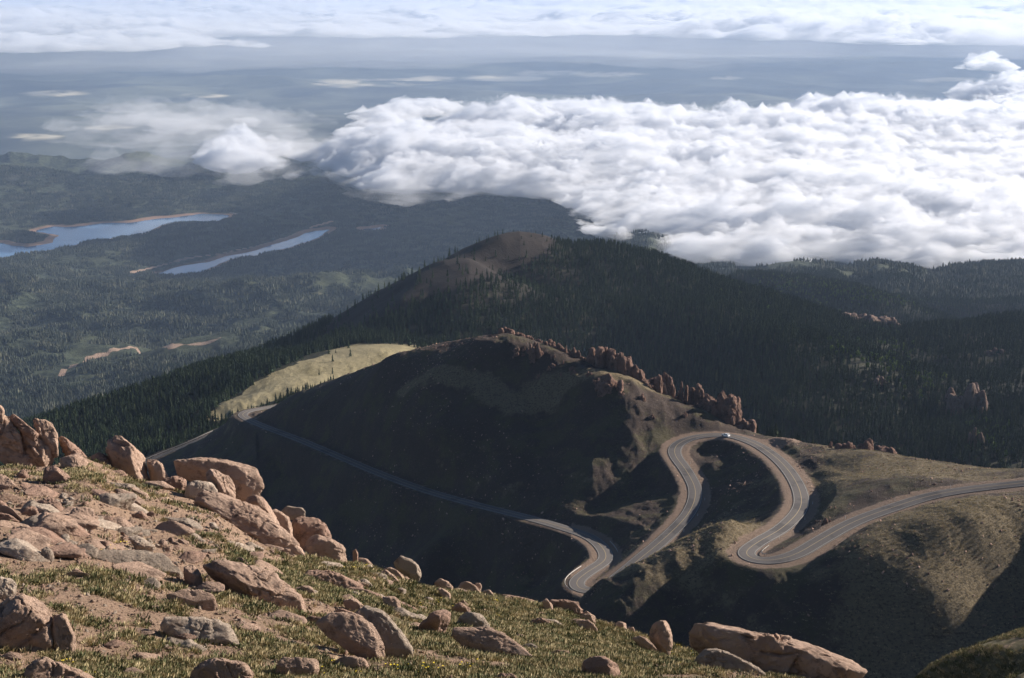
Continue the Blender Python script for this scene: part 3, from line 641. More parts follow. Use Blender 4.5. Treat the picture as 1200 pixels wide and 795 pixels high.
# ------------------------------------------------------------------ scattering helper: instances on points, for what nobody could count
def scatter(name, P, scl, rotz, protos, label, cat, parent=None):
    """ONE stuff object; its points carry copies of the prototype meshes"""
    me = np_points(name, P, scl, rotz); which = rng.integers(0, len(protos), len(P)); at = me.attributes.new('which', 'INT', 'POINT'); at.data.foreach_set('value', which.astype(np.int32)); o = link(name, me)
    ng = bpy.data.node_groups.new('scatter', 'GeometryNodeTree'); ng.interface.new_socket('Geometry', in_out='INPUT', socket_type='NodeSocketGeometry'); ng.interface.new_socket('Geometry', in_out='OUTPUT', socket_type='NodeSocketGeometry')
    N = ng.nodes.new; L = ng.links.new; gi = N('NodeGroupInput'); go = N('NodeGroupOutput'); jn = N('GeometryNodeJoinGeometry')
    def attr(n, t): a = N('GeometryNodeInputNamedAttribute'); a.data_type = t; a.inputs['Name'].default_value = n; return a.outputs[0]
    ar, as_, aw = attr('rot', 'FLOAT_VECTOR'), attr('scl', 'FLOAT_VECTOR'), attr('which', 'INT')
    for k, pm in enumerate(protos):
        src = bpy.data.objects.new(name + '_model', pm); ip = N('GeometryNodeInstanceOnPoints'); oi = N('GeometryNodeObjectInfo'); oi.inputs['Object'].default_value = src
        cm = N('FunctionNodeCompare'); cm.data_type = 'INT'; cm.operation = 'EQUAL'; cm.inputs[3].default_value = k; L(aw, cm.inputs[2])
        L(gi.outputs[0], ip.inputs['Points']); L(cm.outputs[0], ip.inputs['Selection']); L(oi.outputs['Geometry'], ip.inputs['Instance']); L(ar, ip.inputs['Rotation']); L(as_, ip.inputs['Scale']); L(ip.outputs[0], jn.inputs[0])
    L(jn.outputs[0], go.inputs[0]); mod = o.modifiers.new('scatter', 'NODES'); mod.node_group = ng
    tag(o, label, cat, kind='stuff'); return o
def np_points(name, P, scl, rotz):
    me = bpy.data.meshes.new(name); me.vertices.add(len(P)); me.vertices.foreach_set('co', np.asarray(P, np.float32).ravel())
    scl = np.asarray(scl); S3 = scl if scl.ndim == 2 else np.repeat(scl[:, None], 3, 1)
    a = me.attributes.new('scl', 'FLOAT_VECTOR', 'POINT'); a.data.foreach_set('vector', S3.astype(np.float32).ravel())
    rotz = np.asarray(rotz); R3 = rotz if rotz.ndim == 2 else np.c_[np.zeros(len(P)), np.zeros(len(P)), rotz]
    a = me.attributes.new('rot', 'FLOAT_VECTOR', 'POINT'); a.data.foreach_set('vector', R3.astype(np.float32).ravel())
    me.update(); return me
# horizon test on a coarse polar grid: which points the photograph can see
_va = np.linspace(-.40, .40, 400); _vl = np.arange(math.log(14), math.log(13000), .006)
_L, _A2 = np.meshgrid(_vl, _va, indexing='ij'); _r = np.exp(_L)
_z = height((_r * np.sin(_A2)).ravel(), (_r * np.cos(_A2)).ravel(), False).reshape(_L.shape); _T = np.maximum.accumulate(_z / _r, axis=0)
def visible(x, y, z, margin=0.0):
    r = np.hypot(x, y); az = np.arctan2(x, y); il = np.clip(((np.log(r) - _vl[0]) / .006).astype(int) - 3, 0, len(_vl) - 1); ia = np.clip(np.round((az - _va[0]) / (_va[1] - _va[0])).astype(int), 0, 399)
    return z / r > _T[il, ia] - margin
# ------------------------------------------------------------------ conifers
def conifer_mats():
    m = NT('conifer_needles'); oi = m.n('ShaderNodeObjectInfo'); r = oi.outputs['Random']
    c = m.ramp(r, (0, (.018, .034, .019)), (.45, (.030, .052, .028)), (.8, (.052, .075, .037)), (1, (.080, .10, .048)))
    m.col(m.mix(m.noise(1.2, 3), c, (.016, .026, .014))); m.bsdf.inputs['Specular IOR Level'].default_value = .08
    return m.m
M_CON = conifer_mats(); M_TRUNK = simple('conifer_bark', (.10, .07, .05), .9, 0, .1, .3, 2)
def crown_mesh(seed, layers, fins, h=1.0):
    """tapering crown of drooping, ragged branch whorls, height 1"""
    rg = random.Random(seed); V = []; Fc = []
    for k in range(layers):
        f = k / (layers - 1); z = .12 + .84 * f; rad = (.19 * (1 - f) ** .8 + .012) * rg.uniform(.78, 1.18); dz = .84 / layers * 1.9
        off = rg.uniform(0, 6.28); top = len(V); V.append((rg.uniform(-.006, .006), rg.uniform(-.006, .006), z + dz * .75))
        for i in range(fins):
            a = off + 6.283 * i / fins + rg.uniform(-.15, .15); ro = rad * rg.uniform(.7, 1.25); ri = rad * rg.uniform(.32, .5)
            V.append((ro * math.cos(a), ro * math.sin(a), z - rg.uniform(.1, .5) * dz)); a2 = a + 3.1416 / fins
            V.append((ri * math.cos(a2), ri * math.sin(a2), z + .05 * dz))
        n = fins * 2
        for i in range(n): Fc.append((top, top + 1 + i, top + 1 + (i + 1) % n))
    return np.array(V), np.array(Fc)
def trunk_mesh():
    bm = bmesh.new(); bmesh.ops.create_cone(bm, cap_ends=False, segments=6, radius1=.022, radius2=.006, depth=.9, matrix=Matrix.Translation((0, 0, .37))); me = bpy.data.meshes.new('trunk'); bm.to_mesh(me); bm.free(); me.materials.append(M_TRUNK); return me
CROWN_HI = [np_mesh('crown', *crown_mesh(s, 12, 8), M_CON, False) for s in (1, 2, 3, 4)]; TRUNK = trunk_mesh()
CROWN_LO = [np_mesh('conifer', *crown_mesh(s + 10, 7, 6), M_CON, False) for s in (1, 2, 3)]
# where trees stand
def forest_points(n, r0, r1, a0=-.385, a1=.385):
    a = rng.uniform(a0, a1, n); r = np.exp(.5 * (np.log(r0) * 2 + np.log((r1 / r0) ** 2 * rng.random(n) + (1 - rng.random(n)) * 0 + 1e-9)))
    r = np.sqrt(r0 ** 2 + (r1 ** 2 - r0 ** 2) * rng.random(n)); return r * np.sin(a), r * np.cos(a)
x, y = forest_points(430000, 760, 3900)
z, dr, lk = height(x, y); r = np.hypot(x, y); px, py = project(x, y, z); az = np.arctan2(x, y)
crest = np.interp(px, [0, 180, 245, 283, 340, 400, 450, 500, 560, 600, 645, 700, 740, 780, 820, 870, 900, 950, 1010, 1060, 1130, 1200, 1330],
                  [900, 1040, 1048, 1085, 1055, 1010, 985, 945, 910, 900, 880, 850, 850, 845, 840, 770, 745, 725, 700, 672, 655, 635, 630])
den = sstep(8, 60, r - crest) ; den = np.where(px < 245, (r > 1065) * 1.0, den)
den *= sstep(14, 22, dr)
scm = scree_mask(x, y, z); den *= 1 - .97 * np.clip(scm * 1.1, 0, 1)
md = poly_sd(x, y, MEADOW); den *= np.where(md > 3 + 16 * fbm2(x, y, 50, 3, .6, 72), 1, .003)
n1 = fbm2(x, y, 90, 4, .55, 91); n2 = fbm2(x, y, 26, 3, .5, 95)
den *= np.clip(.85 + .8 * n1 + .5 * n2, .1, 1)
den *= np.where(r > 2350, .8, 1)
# belt right behind the near edge of the meadow
keep = rng.random(len(x)) < den
x, y, z, r, px, py = (q[keep] for q in (x, y, z, r, px, py))
hgt = rng.uniform(6.5, 13, len(x)) * (1 - .35 * (rng.random(len(x)) < .3)); hgt *= np.where(r > 1500, 1.0, .95)
hgt *= 1 - .35 * np.exp(-((px - 620) / 60) ** 2 - ((py - 280) / 14) ** 2)
vis = visible(x, y, z + hgt, .002) | (rng.random(len(x)) < .12)
x, y, z, r, px, py, hgt = (q[vis] for q in (x, y, z, r, px, py, hgt))
inview = (px > 2) & (px < 1198) & (py < 790) & visible(x, y, z + hgt * .6)
# behind the foreground rocks a tree shows nothing
inview &= ~((px < 330) & (py > np.interp(px, [0, 60, 110, 150, 200, 330], [470, 480, 500, 500, 520, 540])))
score = np.where(inview, hgt / r, 0); order = np.argsort(-score); ind = order[:300]; rest = order[300:]
print('TREES', len(x), 'individual r', r[ind].min(), r[ind].max())
tags_done = 0
proto = []
for k, cm in enumerate(CROWN_HI):
    t = empty('conifer_tree', (0, 0, 0)); link('crown', cm, t); link('trunk', TRUNK, t); proto.append(t)
used = [False] * 4
for q, i in enumerate(ind):
    k = q % 4
    if not used[k]: t = proto[k]; used[k] = True
    else:
        t = proto[k].copy(); C.objects.link(t)
        for c in proto[k].children: d = c.copy(); C.objects.link(d); d.parent = t
    w = hgt[i] * rng.uniform(.85, 1.2); t.location = (x[i], y[i], z[i] - .3); t.scale = (w, w, hgt[i]); t.rotation_euler = (0, 0, rng.uniform(0, 6.28))
    if px[i] < 560: lab, g = 'dark conifer at the edge of the forest below the pale meadow', 'conifers beside the meadow'
    elif px[i] < 905: lab, g = 'dark conifer growing just behind the rock crags of the ridge', 'conifers behind the crags'
    else: lab, g = 'dark conifer on the slope beyond the bare reddish saddle', 'conifers beyond the saddle'
    tag(t, lab, 'conifer', g)
scatter('forest', np.c_[x, y, z - .3][rest], np.c_[hgt[rest] * 1.05, hgt[rest] * 1.05, hgt[rest]], rng.uniform(0, 6.28, len(rest)), CROWN_LO, 'dense dark conifer forest covering the mountain', 'forest')
# pale green aspens in patches
m = NT('aspen_leaves'); oi = m.n('ShaderNodeObjectInfo'); m.col(m.ramp(oi.outputs['Random'], (0, (.07, .12, .03)), (1, (.15, .20, .05)))); M_ASP = m.m
def blob_crown(seed, n=70):
    rg = random.Random(seed); V = []; Fc = []
    for i in range(n):
        a = rg.uniform(0, 6.28); u = rg.uniform(-1, 1); q = rg.uniform(.6, 1); c = np.array([.26 * q * math.sqrt(1 - u * u) * math.cos(a), .26 * q * math.sqrt(1 - u * u) * math.sin(a), .62 + .36 * q * u])
        for _ in range(2):
            d = np.array([rg.gauss(0, 1) for _ in range(3)]); d /= np.linalg.norm(d); e = np.cross(d, [0, 0, 1.]); e /= np.linalg.norm(e) + 1e-6; f = np.cross(d, e); s = rg.uniform(.05, .1); b = len(V)
            V += [c + e * s, c + f * s, c - e * s, c - f * s]; Fc.append((b, b + 1, b + 2, b + 3))
    return np.array(V), np.array(Fc)
ASP = [np_mesh('aspen', *blob_crown(s), M_ASP, False) for s in (1, 2)]
ax, ay = forest_points(70000, 1150, 3300, -.05, .36); az_, d_, l_ = height(ax, ay); ar = np.hypot(ax, ay); ap, aq = project(ax, ay, az_)
patch = np.zeros(len(ax))
for cx, cy, sx, sy, dn in [(1010, 345, 55, 12, .8), (940, 336, 50, 10, .5), (1040, 425, 22, 22, .45), (1075, 452, 20, 14, .5), (1145, 500, 9, 12, .8), (1165, 520, 25, 16, .3), (990, 405, 20, 12, .3)]:
    patch = np.maximum(patch, dn * np.exp(-((ap - cx) / sx) ** 2 - ((aq - cy) / sy) ** 2))
k = (rng.random(len(ax)) < patch * (.7 + fbm2(ax, ay, 60, 3, .5, 33))) & visible(ax, ay, az_ + 8)
h_ = rng.uniform(5, 9, k.sum()); scatter('aspen_grove', np.c_[ax, ay, az_ - .5][k], h_, rng.uniform(0, 6, k.sum()), ASP, 'light green aspens in patches among the dark conifers', 'aspens')
# far woods of the valley: little stands of trees, each instance a stand
def stand(seed, n=26, R=34):
    rg = random.Random(seed); V = []; Fc = []
    for i in range(n):
        a = rg.uniform(0, 6.28); q = R * math.sqrt(rg.random()); cx, cy = q * math.cos(a), q * math.sin(a); h = rg.uniform(9, 16); w = h * rg.uniform(.22, .34); b = len(V)
        V.append((cx, cy, h)); o = rg.uniform(0, 1)
        for k in range(5): V.append((cx + w * math.cos(o + k * 1.2566) * rg.uniform(.7, 1.2), cy + w * math.sin(o + k * 1.2566) * rg.uniform(.7, 1.2), rg.uniform(-1, 2)))
        for k in range(5): Fc.append((b, b + 1 + k, b + 1 + (k + 1) % 5))
    return np.array(V), np.array(Fc)
m = NT('valley_needles'); oi = m.n('ShaderNodeObjectInfo'); m.col(m.ramp(oi.outputs['Random'], (0, (.024, .034, .024)), (.6, (.042, .054, .037)), (1, (.095, .10, .068)))); M_VCON = m.m
STANDS = [np_mesh('stand', *stand(s), M_VCON, False) for s in (1, 2, 3, 4)]
vx, vy = forest_points(30000, 3300, 10500, -.40, .40); vz, dr, lk = height(vx, vy); vr = np.hypot(vx, vy)
k = (lk > 60) & (line_d(vx, vy, TRACK[0]) > 70) & (line_d(vx, vy, TRACK[1]) > 45) & visible(vx, vy, vz + 14) & (rng.random(len(vx)) < np.clip(.75 + 1.6 * fbm2(vx, vy, 420, 4, .6, 101), .04, 1))
print('STANDS', k.sum())
scatter('valley_forest', np.c_[vx, vy, vz][k], rng.uniform(.8, 1.2, k.sum()), rng.uniform(0, 6.28, k.sum()), STANDS, 'dark woods spread over the valley floor', 'forest')
# ------------------------------------------------------------------ granite
def granite(name, a, b, dark, lich, sc_=1.0):
    m = NT(name); big = m.noise(.9 * sc_, 5, .6); c = m.mix(m.rng(big, .3, .7), a, b)
    c = m.mix(m.math('MULTIPLY', m.rng(m.noise(2.6 * sc_, 10, .75), .50, .62), .85), c, dark)
    c = m.mix(m.math('MULTIPLY', m.rng(m.noise(7 * sc_, 6, .7), .60, .70), .55), c, lich)
    c = m.mix(m.rng(m.noise(60 * sc_, 2, .6), .45, .75), c, (.50, .37, .29)) if sc_ > .5 else c
    g = m.n('ShaderNodeNewGeometry'); 
    m.col(c); m.bsdf.inputs['Roughness'].default_value = .92
    bb = m.bump(m.noise(4 * sc_, 10, .75), .22 / sc_, 1); cr = m.rng(m.voro(1.7 * sc_, 'DISTANCE_TO_EDGE'), 0, .035); bb = m.bump(cr, .03 / sc_, .5, bb); m.bump(m.noise(38 * sc_, 4, .8), .03 / sc_, 1, bb)
    return m.m
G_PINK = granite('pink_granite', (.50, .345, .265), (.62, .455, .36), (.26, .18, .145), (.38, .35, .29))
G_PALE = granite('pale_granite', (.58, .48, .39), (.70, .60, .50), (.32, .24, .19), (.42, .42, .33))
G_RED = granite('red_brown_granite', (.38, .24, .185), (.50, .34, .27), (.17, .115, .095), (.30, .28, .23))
G_LICH = granite('lichened_granite', (.42, .35, .29), (.52, .44, .36), (.20, .17, .14), (.30, .33, .24))
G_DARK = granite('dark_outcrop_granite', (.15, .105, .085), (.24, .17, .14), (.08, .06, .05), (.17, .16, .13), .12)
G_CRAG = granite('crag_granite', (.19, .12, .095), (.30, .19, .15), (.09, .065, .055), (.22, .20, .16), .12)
_ICO = {}
def ico(n):
    if n not in _ICO:
        bm = bmesh.new(); bmesh.ops.create_icosphere(bm, subdivisions=n, radius=1); V = np.array([v.co[:] for v in bm.verts]); Fc = np.array([[v.index for v in f.verts] for f in bm.faces]); bm.free()
        _ICO[n] = (V / np.linalg.norm(V, axis=1)[:, None], Fc)
    return _ICO[n]
def hull_planes(P):
    bm = bmesh.new()
    for p in P: bm.verts.new(p)
    bmesh.ops.convex_hull(bm, input=bm.verts[:]); bm.normal_update(); pl = []
    for f in bm.faces:
        if f.calc_area() > 1e-9: n = np.array(f.normal[:]); pl.append((n, n @ np.array(f.verts[0].co[:])))
    bm.free(); return np.array([p[0] for p in pl]), np.array([p[1] for p in pl])
def _step(q, seed):
    k = np.round(q).astype(np.int64); return _h(k, k * 3, k * 7, seed)
def rock_from_points(P, sub=4, p=60, amp=.08, seed=0, fine=.012):
    """rounded convex hull of P with weathered relief; returns verts (world), faces"""
    P = np.asarray(P, float); c = P.mean(0); Q = P - c; ext = np.maximum(Q.max(0) - Q.min(0), 1e-3) / 2
    U, S, Vt = np.linalg.svd(Q - Q.mean(0), full_matrices=False); sc = np.abs((Q @ Vt.T)).max(0); D, Fc = ico(sub); D = (D * sc) @ Vt
    L = np.linalg.norm(D, axis=1); D = D / L[:, None]
    N, d = hull_planes(Q)
    rg_ = np.random.default_rng(seed + 5); K = 22; nn = rg_.normal(size=(K, 3)); nn /= np.linalg.norm(nn, axis=1)[:, None]; sup = (Q @ nn.T).max(0)
    N = np.vstack([N, nn]); d = np.r_[d, sup * rg_.uniform(.74, .97, K)]
    flip = d < 0; N[flip] *= -1; d = np.abs(d); d = np.maximum(d, sc.min() * .1)
    q = np.maximum(D @ N.T, 0) / d[None]; mx = q.max(1, keepdims=True); r = 1 / (mx[:, 0] * ((q / mx) ** p).sum(1) ** (1 / p))
    V = D * r[:, None]; s = float(np.median(sc)) 
    nrm = D / sc.dot(Vt ** 2) if False else D
    h = fbm3(V, s * .9, 3, .5, seed) * amp * s * .7 + fbm3(V, s * .28, 4, .62, seed + 7) * amp * s * .9
    cr = np.abs(fbm3(V * [1, 1, 1.6], s * .8, 3, .5, seed + 13)); h -= amp * s * .9 * (1 - sstep(0, .07, cr))
    jd = rg_.normal(size=(2, 3)) * [1, 1, .5]; jd /= np.linalg.norm(jd, axis=1)[:, None]
    for j in range(2):
        q_ = V @ jd[j] / (s * rg_.uniform(.5, .95)) + .35 * fbm3(V, s * .7, 2, .5, seed + 31 + j); fr = np.abs(q_ - np.round(q_)); on = sstep(-.1, .25, fbm3(V, s * 1.1, 2, .5, seed + 41 + j))
        h -= amp * s * 1.1 * (1 - sstep(.0, .035, fr)) * on; h += amp * s * .5 * _step(q_, seed) * on
    h += fbm3(V, s * .08, 3, .65, seed + 21) * fine * s * 1.6
    return V + nrm * h[:, None] + c, Fc
def ground_hit(px, py, r0=12, r1=72):
    rr = np.exp(np.linspace(math.log(r0), math.log(r1), 500)); dx, dy, dz = ray(px, py); g = height(dx * rr, dy * rr, False); d = dz * rr - g
    w = np.where(d < 0)[0]
    if len(w): return rr[w[0]]
    return rr[np.argmin(d[:int(len(d) * .86)])]
def add_rock(name, V, Fc, mat, label, group=None, cat=None):
    base = np.array([V[:, 0].mean(), V[:, 1].mean(), V[:, 2].min()]); o = link(name, np_mesh(name, V - base, Fc, mat, True), None, base); tag(o, label, cat or name.replace('_', ' '), group); return o
CROP = {'A': (0, 470, 5.3), 'B': (180, 500, 4.416), 'C': (0, 610, 4.296), 'D': (230, 620, 4.444), 'E': (430, 640, 4.444), 'F': (680, 690, 3.43)}
def hero(cr, name, label, out, front=(), mat=None, lean=.35, thick=.8, r=None, p=60, amp=.08, up=0, dr=0):
    ox, oy, s = CROP[cr]; O = np.array([(ox + a / s, oy + b / s) for a, b in out], float); cx = O[:, 0].mean(); by = O[:, 1].max(); bx = O[O[:, 1] > by - .25 * (by - O[:, 1].min()), 0].mean()
    w = O[:, 0].max() - O[:, 0].min(); hh = by - O[:, 1].min()
    r0 = min(r, crest_r(bx, 2) + 1.2) if r else ground_hit(bx, by - .12 * hh)
    r0 += dr; m_ = r0 / F; O[:, 1] -= up
    rad = lambda py: r0 + lean * np.maximum(by - py, 0) * m_
    cen = O.mean(0); W = min(w, hh) * m_; P = []
    for a, b in O: P.append(pt(a, b, r=rad(b)))
    for a, b in cen + (O - cen) * .78: P.append(pt(a, b, r=rad(b) + .5 * thick * W)); P.append(pt(a, b, r=max(rad(b) - .28 * thick * W, 1)))
    for a, b in cen + (O - cen) * .45: P.append(pt(a, b, r=rad(b) + thick * W))
    for q in front: P.append(pt(ox + q[0] / s, oy + q[1] / s - up, r=rad(oy + q[1] / s) - q[2] * W))
    low = [q - np.array([0, 0, .30 * hh * m_ + .1]) for q, (a, b) in zip(P[:len(O)], O) if b > by - .35 * hh]
    P += low; px_size = max(w, hh); sub = 6 if px_size > 75 else (5 if px_size > 26 else 4)
    P = [q + np.array([0, 0, (.05 + .10 * hh * m_) * (lean >= .5)]) for q in P]
    V, Fc = rock_from_points(P, sub, p, amp, int(abs(cx * 13 + by * 7)) % 9973)
    return add_rock(name, V, Fc, mat or G_PINK, label)
H = hero
# upper left outcrop
H('A','boulder','smooth rounded dome of pale pink granite at the far left of the outcrop',[(-60,70),(0,90),(35,95),(90,140),(130,200),(145,260),(140,300),(60,270),(0,215),(-60,200)],[(40,180,.25)],r=47)
H('A','boulder','small knob of rock on top of the dome at the picture edge',[(-30,20),(0,20),(15,25),(30,60),(20,95),(0,100),(-30,95)],r=48.5)
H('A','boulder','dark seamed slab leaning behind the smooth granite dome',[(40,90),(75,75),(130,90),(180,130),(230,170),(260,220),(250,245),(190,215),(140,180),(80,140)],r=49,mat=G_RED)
H('A','boulder','long pink slab sloping down right in front of the seamed outcrop',[(110,150),(150,150),(230,220),(300,270),(340,300),(345,330),(320,370),(270,372),(200,330),(150,300),(140,240)],[(250,280,.2)],r=46.5)
H('A','boulder','tall pale fluted block at the right end of the outcrop',[(185,110),(215,105),(290,125),(330,150),(360,200),(362,290),(330,292),(280,250),(250,200)],[(300,190,.2)],r=48,mat=G_PINK)
H('A','boulder','dark wedge with a bright sloping top edge beside the fluted block',[(360,205),(420,235),(480,290),(535,330),(545,348),(490,352),(440,345),(400,310),(365,275)],[(430,300,.5)],r=49,mat=G_RED)
H('A','boulder','broad cracked slab at the foot of the pale outcrop',[(-40,205),(0,210),(60,260),(140,300),(220,330),(270,380),(275,440),(250,460),(200,430),(120,390),(40,340),(-40,330)],r=44.5)
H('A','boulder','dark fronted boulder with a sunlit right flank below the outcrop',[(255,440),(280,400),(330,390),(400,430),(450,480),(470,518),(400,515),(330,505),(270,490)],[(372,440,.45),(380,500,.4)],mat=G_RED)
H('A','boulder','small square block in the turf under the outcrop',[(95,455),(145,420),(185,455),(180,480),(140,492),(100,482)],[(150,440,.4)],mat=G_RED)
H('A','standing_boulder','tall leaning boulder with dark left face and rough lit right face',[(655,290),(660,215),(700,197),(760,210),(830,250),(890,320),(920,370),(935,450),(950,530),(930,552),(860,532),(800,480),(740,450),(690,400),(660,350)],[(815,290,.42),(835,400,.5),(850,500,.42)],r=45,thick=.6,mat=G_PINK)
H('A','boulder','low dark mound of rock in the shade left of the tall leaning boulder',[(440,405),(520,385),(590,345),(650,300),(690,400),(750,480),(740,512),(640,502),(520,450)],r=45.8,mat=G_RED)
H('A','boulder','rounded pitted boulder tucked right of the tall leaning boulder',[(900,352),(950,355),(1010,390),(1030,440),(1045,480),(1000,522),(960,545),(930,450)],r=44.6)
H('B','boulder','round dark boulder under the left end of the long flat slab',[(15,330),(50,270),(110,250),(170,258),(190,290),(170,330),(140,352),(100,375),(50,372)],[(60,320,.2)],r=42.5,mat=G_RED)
H('A','boulder','small bumpy boulder below the tall leaning boulder',[(745,545),(790,520),(850,540),(930,580),(945,612),(920,637),(860,612),(800,590)],dr=.3)
H('A','boulder','flat pink slab running right below the bumpy boulder',[(700,565),(740,560),(830,590),(900,640),(920,682),(850,662),(780,622),(710,595)],lean=1.0)
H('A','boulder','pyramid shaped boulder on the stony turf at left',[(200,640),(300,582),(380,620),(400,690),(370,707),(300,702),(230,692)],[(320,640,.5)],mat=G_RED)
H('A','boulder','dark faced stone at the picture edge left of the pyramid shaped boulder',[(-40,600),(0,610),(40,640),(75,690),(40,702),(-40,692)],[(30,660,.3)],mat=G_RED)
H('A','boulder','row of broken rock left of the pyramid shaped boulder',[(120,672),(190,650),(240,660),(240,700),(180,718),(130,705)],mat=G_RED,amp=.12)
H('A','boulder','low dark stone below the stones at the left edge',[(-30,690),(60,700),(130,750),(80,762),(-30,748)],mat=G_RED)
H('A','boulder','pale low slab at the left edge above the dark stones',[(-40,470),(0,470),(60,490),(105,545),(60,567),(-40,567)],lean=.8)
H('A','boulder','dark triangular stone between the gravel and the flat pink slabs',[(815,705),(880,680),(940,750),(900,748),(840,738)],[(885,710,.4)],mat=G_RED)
H('A','boulder','low cracked slab in the gravel beneath the pyramid shaped boulder',[(420,700),(520,670),(600,700),(590,770),(540,785),(440,760)],lean=1.0)
H('A','boulder','rounded hump of bare rock in the grass below the pyramid shaped boulder',[(230,740),(270,710),(330,730),(350,800),(300,840),(240,800)],lean=.8)
# long slab and the great sloping sheet
H('B','boulder','great sloping sheet of smooth granite below the long flat slab',[(110,400),(180,365),(260,360),(340,375),(440,410),(530,440),(600,480),(650,540),(700,600),(760,650),(810,682),(740,692),(640,672),(560,630),(500,615),(420,575),(340,530),(240,480)],[(480,510,.15)],lean=.9,r=38.5,thick=.5)
H('B','boulder','long flat slab capping the crest with a dark undercut left end',[(60,190),(85,160),(160,147),(330,160),(470,190),(560,220),(600,265),(595,330),(560,355),(470,342),(400,310),(330,290),(230,275),(120,240),(60,225)],[(150,225,.25),(420,260,.25)],r=44,thick=.9,amp=.06)
H('B','boulder','leaning wedge with dark left face against the long flat slab',[(262,230),(290,208),(340,225),(390,260),(420,310),(425,370),(385,385),(340,372),(325,290),(270,275)],[(335,270,.5),(345,350,.4)],r=41.5)
H('B','boulder','pale oblong boulder wedged under the long flat slab',[(140,350),(150,300),(200,280),(280,283),(325,290),(337,350),(300,362),(180,367)],[(230,310,.2)],r=41.2,mat=G_PALE)
H('B','boulder','dark sided block on top of the great sloping sheet',[(460,372),(470,355),(510,345),(560,360),(620,420),(660,500),(665,565),(620,510),(540,452),(480,422)],[(550,390,.5),(560,450,.4)],r=41)
H('B','boulder','smooth pink bulge behind the dark sided block',[(595,420),(640,425),(700,470),(725,530),(717,612),(670,570),(640,510)],r=41.8)
H('B','boulder','small flat lichened stone perched on the crest',[(650,432),(690,410),(790,420),(796,450),(740,462),(680,452)],r=44,mat=G_LICH)
H('B','boulder','dark overhung boulder behind the pale rounded boulder',[(700,480),(740,460),(830,470),(910,500),(932,590),(880,605),(800,600),(740,625),(715,560)],[(760,530,.25)],r=42.5,mat=G_RED)
H('B','boulder','pale rounded boulder at the lower right end of the great sheet',[(765,632),(790,570),(830,553),(900,570),(980,610),(1018,660),(1025,712),(950,714),(860,692),(800,665)],[(850,600,.3),(900,680,.2)],r=39.5)
H('B','boulder','narrow upright stone right of the pale rounded boulder',[(1025,645),(1045,628),(1060,650),(1058,692),(1030,692)],r=41,mat=G_RED)
H('B','boulder','long boulder with a wide shaded face left of the great sheet',[(-60,505),(0,500),(80,518),(160,560),(220,610),(230,648),(150,648),(60,622),(-60,600)],[(60,560,.4),(170,600,.4)],r=33,mat=G_RED)
H('B','boulder','smooth slab bridging the shaded long boulder and the great sheet',[(0,372),(60,380),(130,420),(230,480),(340,540),(320,562),(200,525),(80,505),(0,490)],lean=.9,r=38,thick=.4)
# lower left
H('C','boulder','blocky boulder with a hollow black face at the left edge',[(-40,440),(0,425),(60,380),(150,360),(200,370),(250,440),(255,500),(285,650),(200,655),(60,670),(-40,670)],[(35,470,.38),(240,490,.38),(140,440,.42)],mat=G_PINK,lean=.2)
H('C','boulder','upright lit slab against the right side of the black faced boulder',[(248,455),(330,448),(352,520),(382,590),(375,640),(300,682),(262,620)],[(300,540,.2)],mat=G_PINK,lean=.2,dr=-.25)
H('C','boulder','low pale boulder at the left edge above the black faced boulder',[(-40,305),(0,305),(60,318),(97,352),(60,400),(-40,410)],mat=G_PALE,lean=.5)
H('C','boulder','large speckled boulder cut by the bottom edge below the black faced boulder',[(105,745),(150,690),(260,680),(380,720),(480,790),(520,850),(130,850)],[(280,730,.15)],lean=.4)
H('C','boulder','whitish slab lying in the turf',[(750,545),(795,512),(900,520),(1040,515),(1100,525),(1180,560),(1230,600),(1240,645),(1130,648),(970,640),(840,600)],lean=.7,thick=.5,mat=G_PALE)
H('C','boulder','broad lichen grey slab flush with the grass',[(370,185),(480,160),(700,172),(880,200),(930,262),(942,302),(800,295),(600,262),(440,245)],lean=1.1,thick=.3,mat=G_LICH)
H('C','boulder','dark sided block at the end of the lichen grey slab',[(908,220),(970,225),(1010,270),(1032,330),(1000,362),(940,315)],[(985,270,.4)],mat=G_PINK)
H('C','boulder','small lichen covered stone standing in the grass',[(205,150),(240,120),(270,150),(270,205),(230,222),(205,190)],mat=G_LICH,amp=.1)
H('C','boulder','little dark stone above the lichen covered one',[(30,150),(45,100),(80,95),(105,125),(95,160),(50,165)],mat=G_RED)
H('C','boulder','low rough slab half sunk in grass above the whitish slab',[(810,392),(900,362),(1000,368),(1074,380),(1120,420),(1000,445),(880,432)],lean=.9,thick=.4)
H('C','boulder','small orange stone lying in the grass',[(360,245),(385,236),(420,262),(410,280),(370,275)],mat=G_PINK)
H('D','boulder','speckled boulder cut by the bottom edge with a dark upper notch',[(-40,740),(0,700),(60,668),(180,688),(270,690),(312,740),(330,800),(-40,830)],[(120,720,.2)],mat=G_PINK)
